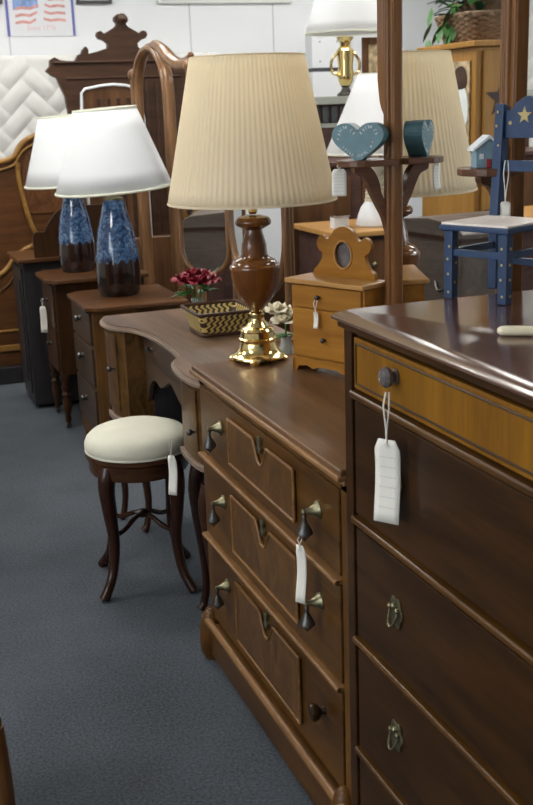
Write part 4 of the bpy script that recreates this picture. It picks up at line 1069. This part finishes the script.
# ------------------------------------------------------------ across the aisle (seen in the mirrors)
WR = math.radians(5.4)
def WP(x, y, z):
    v = Matrix.Rotation(WR, 4, 'Z') @ Vector((x, y, 0)); return (-.353 + v.x, 4.064 + v.y, z)
wd = thing('star_wardrobe', 'pine cupboard with star cut-outs across the aisle, seen in the mirror', 'cupboard', (-.353, 4.064, 0), rz=WR)
G().box(-.55, 0, 0, .48, .05, 1.715).build('carcass', 'pine_wardrobe', wd, bevel=.004)
G().box(-.57, .02, -.02, .50, 1.715, 1.74).build('cornice', 'pine_wardrobe', wd, bevel=.005)
G().box(-.53, -.02, .02, .46, 0, .05).build('plinth', 'pine_wardrobe', wd)
d = G().box(-.52, -.03, -.014, 0, .10, 1.70).build('door', 'pine_wardrobe', wd, bevel=.003)
g = G()
for z in (1.50, 1.0): g.prism(star_pts(-.12, z, .085), -.0155, -.0135, 'XZ'); g.prism(star_pts(-.40, z, .085), -.0155, -.0135, 'XZ')
g.build('star_cutouts', 'vict', d)
ar = thing('folk_painting', 'folk painting of a figure in white and red on the side of the pine cupboard', 'painting', WP(.001, .04, 1.20), rz=WR)
G().box(0, .008, 0, .34, 0, .46).build('panel', 'paint_art', ar, bevel=.001)
g = G(); g.prism(smooth2([(.02, .02), (.01, .14), (.05, .20), (.16, .20), (.25, .12), (.26, .02)], 4, True), .008, .010, 'YZ'); g.build('red_skirt', 'red_paint', ar)
g = G(); g.prism(smooth2([(.03, .19), (.01, .28), (.05, .36), (.14, .35), (.20, .26), (.16, .18)], 4, True), .008, .0105, 'YZ'); g.build('white_blouse', 'white_paint', ar)
g = G(); g.prism(smooth2([(.03, .35), (.02, .40), (.06, .44), (.12, .42), (.11, .35)], 4, True), .008, .011, 'YZ'); g.build('dark_head', 'vict', ar)
G().box(.0085, .0105, .28, .335, .06, .26).build('navy_patch', 'navy', ar)
# wicker basket with greenery
wb_ = thing('wicker_basket', 'brown wicker basket with green leaves on top of the pine cupboard', 'basket', WP(-.20, .25, 1.742), rz=WR)
g = G(); n = 80
for i in range(11):
    t = i / 10; a_, b_ = .15 + .035 * t, .155 + .035 * t
    pts = []
    for k in range(n):
        a = 2 * PI * k / n
        q = (abs(math.cos(a)) ** 4 + abs(math.sin(a)) ** 4) ** -.25
        wv = 1 + .03 * math.cos(a * 20 + i * PI)
        pts.append((a_ * q * math.cos(a) * wv, b_ * q * math.sin(a) * wv, .01 + .105 * t))
    g.tube(pts, .0115, 6, closed=True)
g.lathe([(.14, .005), (.16, .17)], seg=24)
g.build('wicker_sides', 'wicker', wb_, smooth=60)
rl2 = random.Random(11)
for (nm, mm, cnt) in (('pale_leaves', 'leaf', 150), ('dark_leaves', 'leaf_dark', 170)):
    g = G()
    for k in range(cnt):
        a = rl2.uniform(0, 2 * PI); r = rl2.uniform(0, .17)
        leaf(g, (r * math.cos(a), r * math.sin(a), rl2.uniform(.11, .30)), (math.cos(a) + rl2.uniform(-.5, .5), math.sin(a) + rl2.uniform(-.5, .5), rl2.uniform(-.4, .9)), rl2.uniform(.06, .12), rl2.uniform(.012, .024), rl2)
    if mm == 'leaf':
        for k in range(14):
            y = rl2.uniform(-.02, .20); leaf(g, (.17 + rl2.uniform(0, .02), y, rl2.uniform(.02, .18)), (.3, rl2.uniform(-1, 1), -.8), .07, .018, rl2)
    o = g.build(nm, mm, wb_, smooth=60); o['kind'] = 'stuff'
# low grey-brown chest
gb = thing('blanket_chest', 'grey-brown low chest in front of the pine cupboard, seen low in the dresser mirror', 'chest', (-.58, 3.55, 0))
G().box(0, .66, 0, .44, .06, .98).build('body', 'grey_brown', gb, bevel=.004)
G().prism([(-.015, .98), (.455, .98), (.455, 1.0), (.40, 1.035), (.22, 1.05), (.04, 1.035), (-.015, 1.0)], -.01, .67, 'YZ').build('lid', 'grey_brown', gb, bevel=.004)
G().box(.0, .65, .01, .43, 0, .06).build('plinth', 'vict', gb)
G().box(-.004, .664, -.004, .444, .965, .980).build('dark_seam', 'vict', gb)
for y in (.12, .32):
    G().tube([(.665 + .02 * math.sin(a), y - .05 + .10 * a / PI, .80 - .03 * math.sin(a)) for a in [PI * k / 10 for k in range(11)]], .006, 8).build('handle', 'iron', gb, smooth=60)
# wooden chair whose leg shows in the lower left corner
wc = thing('wooden_chair', 'brown wooden chair at the lower left corner of the aisle', 'chair', (-.114, 1.98, 0))
for (x, y, h) in ((.215, -.18, .44), (.215, .18, .44), (-.20, -.17, .95), (-.20, .17, .95)):
    G().tube(smoothpts([(x, y, 0), (x + .002, y, .12), (x + .006, y, .30), (x, y, h)], 4), .024, 12).build('leg', 'post', wc, smooth=60)
G().box(-.22, .235, -.21, .21, .44, .475).build('seat', 'post', wc, bevel=.012, seg=3)
for z in (.62, .76, .90): G().box(-.215, -.19, -.17, .17, z - .025, z + .025).build('back_slat', 'post', wc, bevel=.004)
for (a, b) in (((.215, -.18), (.215, .18)), ((-.20, -.17), (-.20, .17)), ((.215, .18), (-.20, .17)), ((.215, -.18), (-.20, -.17))):
    G().tube([(*a, .2), (*b, .2)], .009, 8).build('stretcher', 'post', wc, smooth=60)

GROUPS = {'price_tag': 'white price tags tied to the furniture', 'ceiling_light': 'fluorescent ceiling panels', 'ceramic_lamp': 'pair of blue ceramic lamps', 'framed_picture': 'framed pictures along the top of the back wall', 'quilted_mattress': 'white quilted mattresses along the back wall'}
for o in bpy.data.objects:
    b_ = o.name.split('.')[0]
    if o.parent is None and b_ in GROUPS: o['group'] = GROUPS[b_]
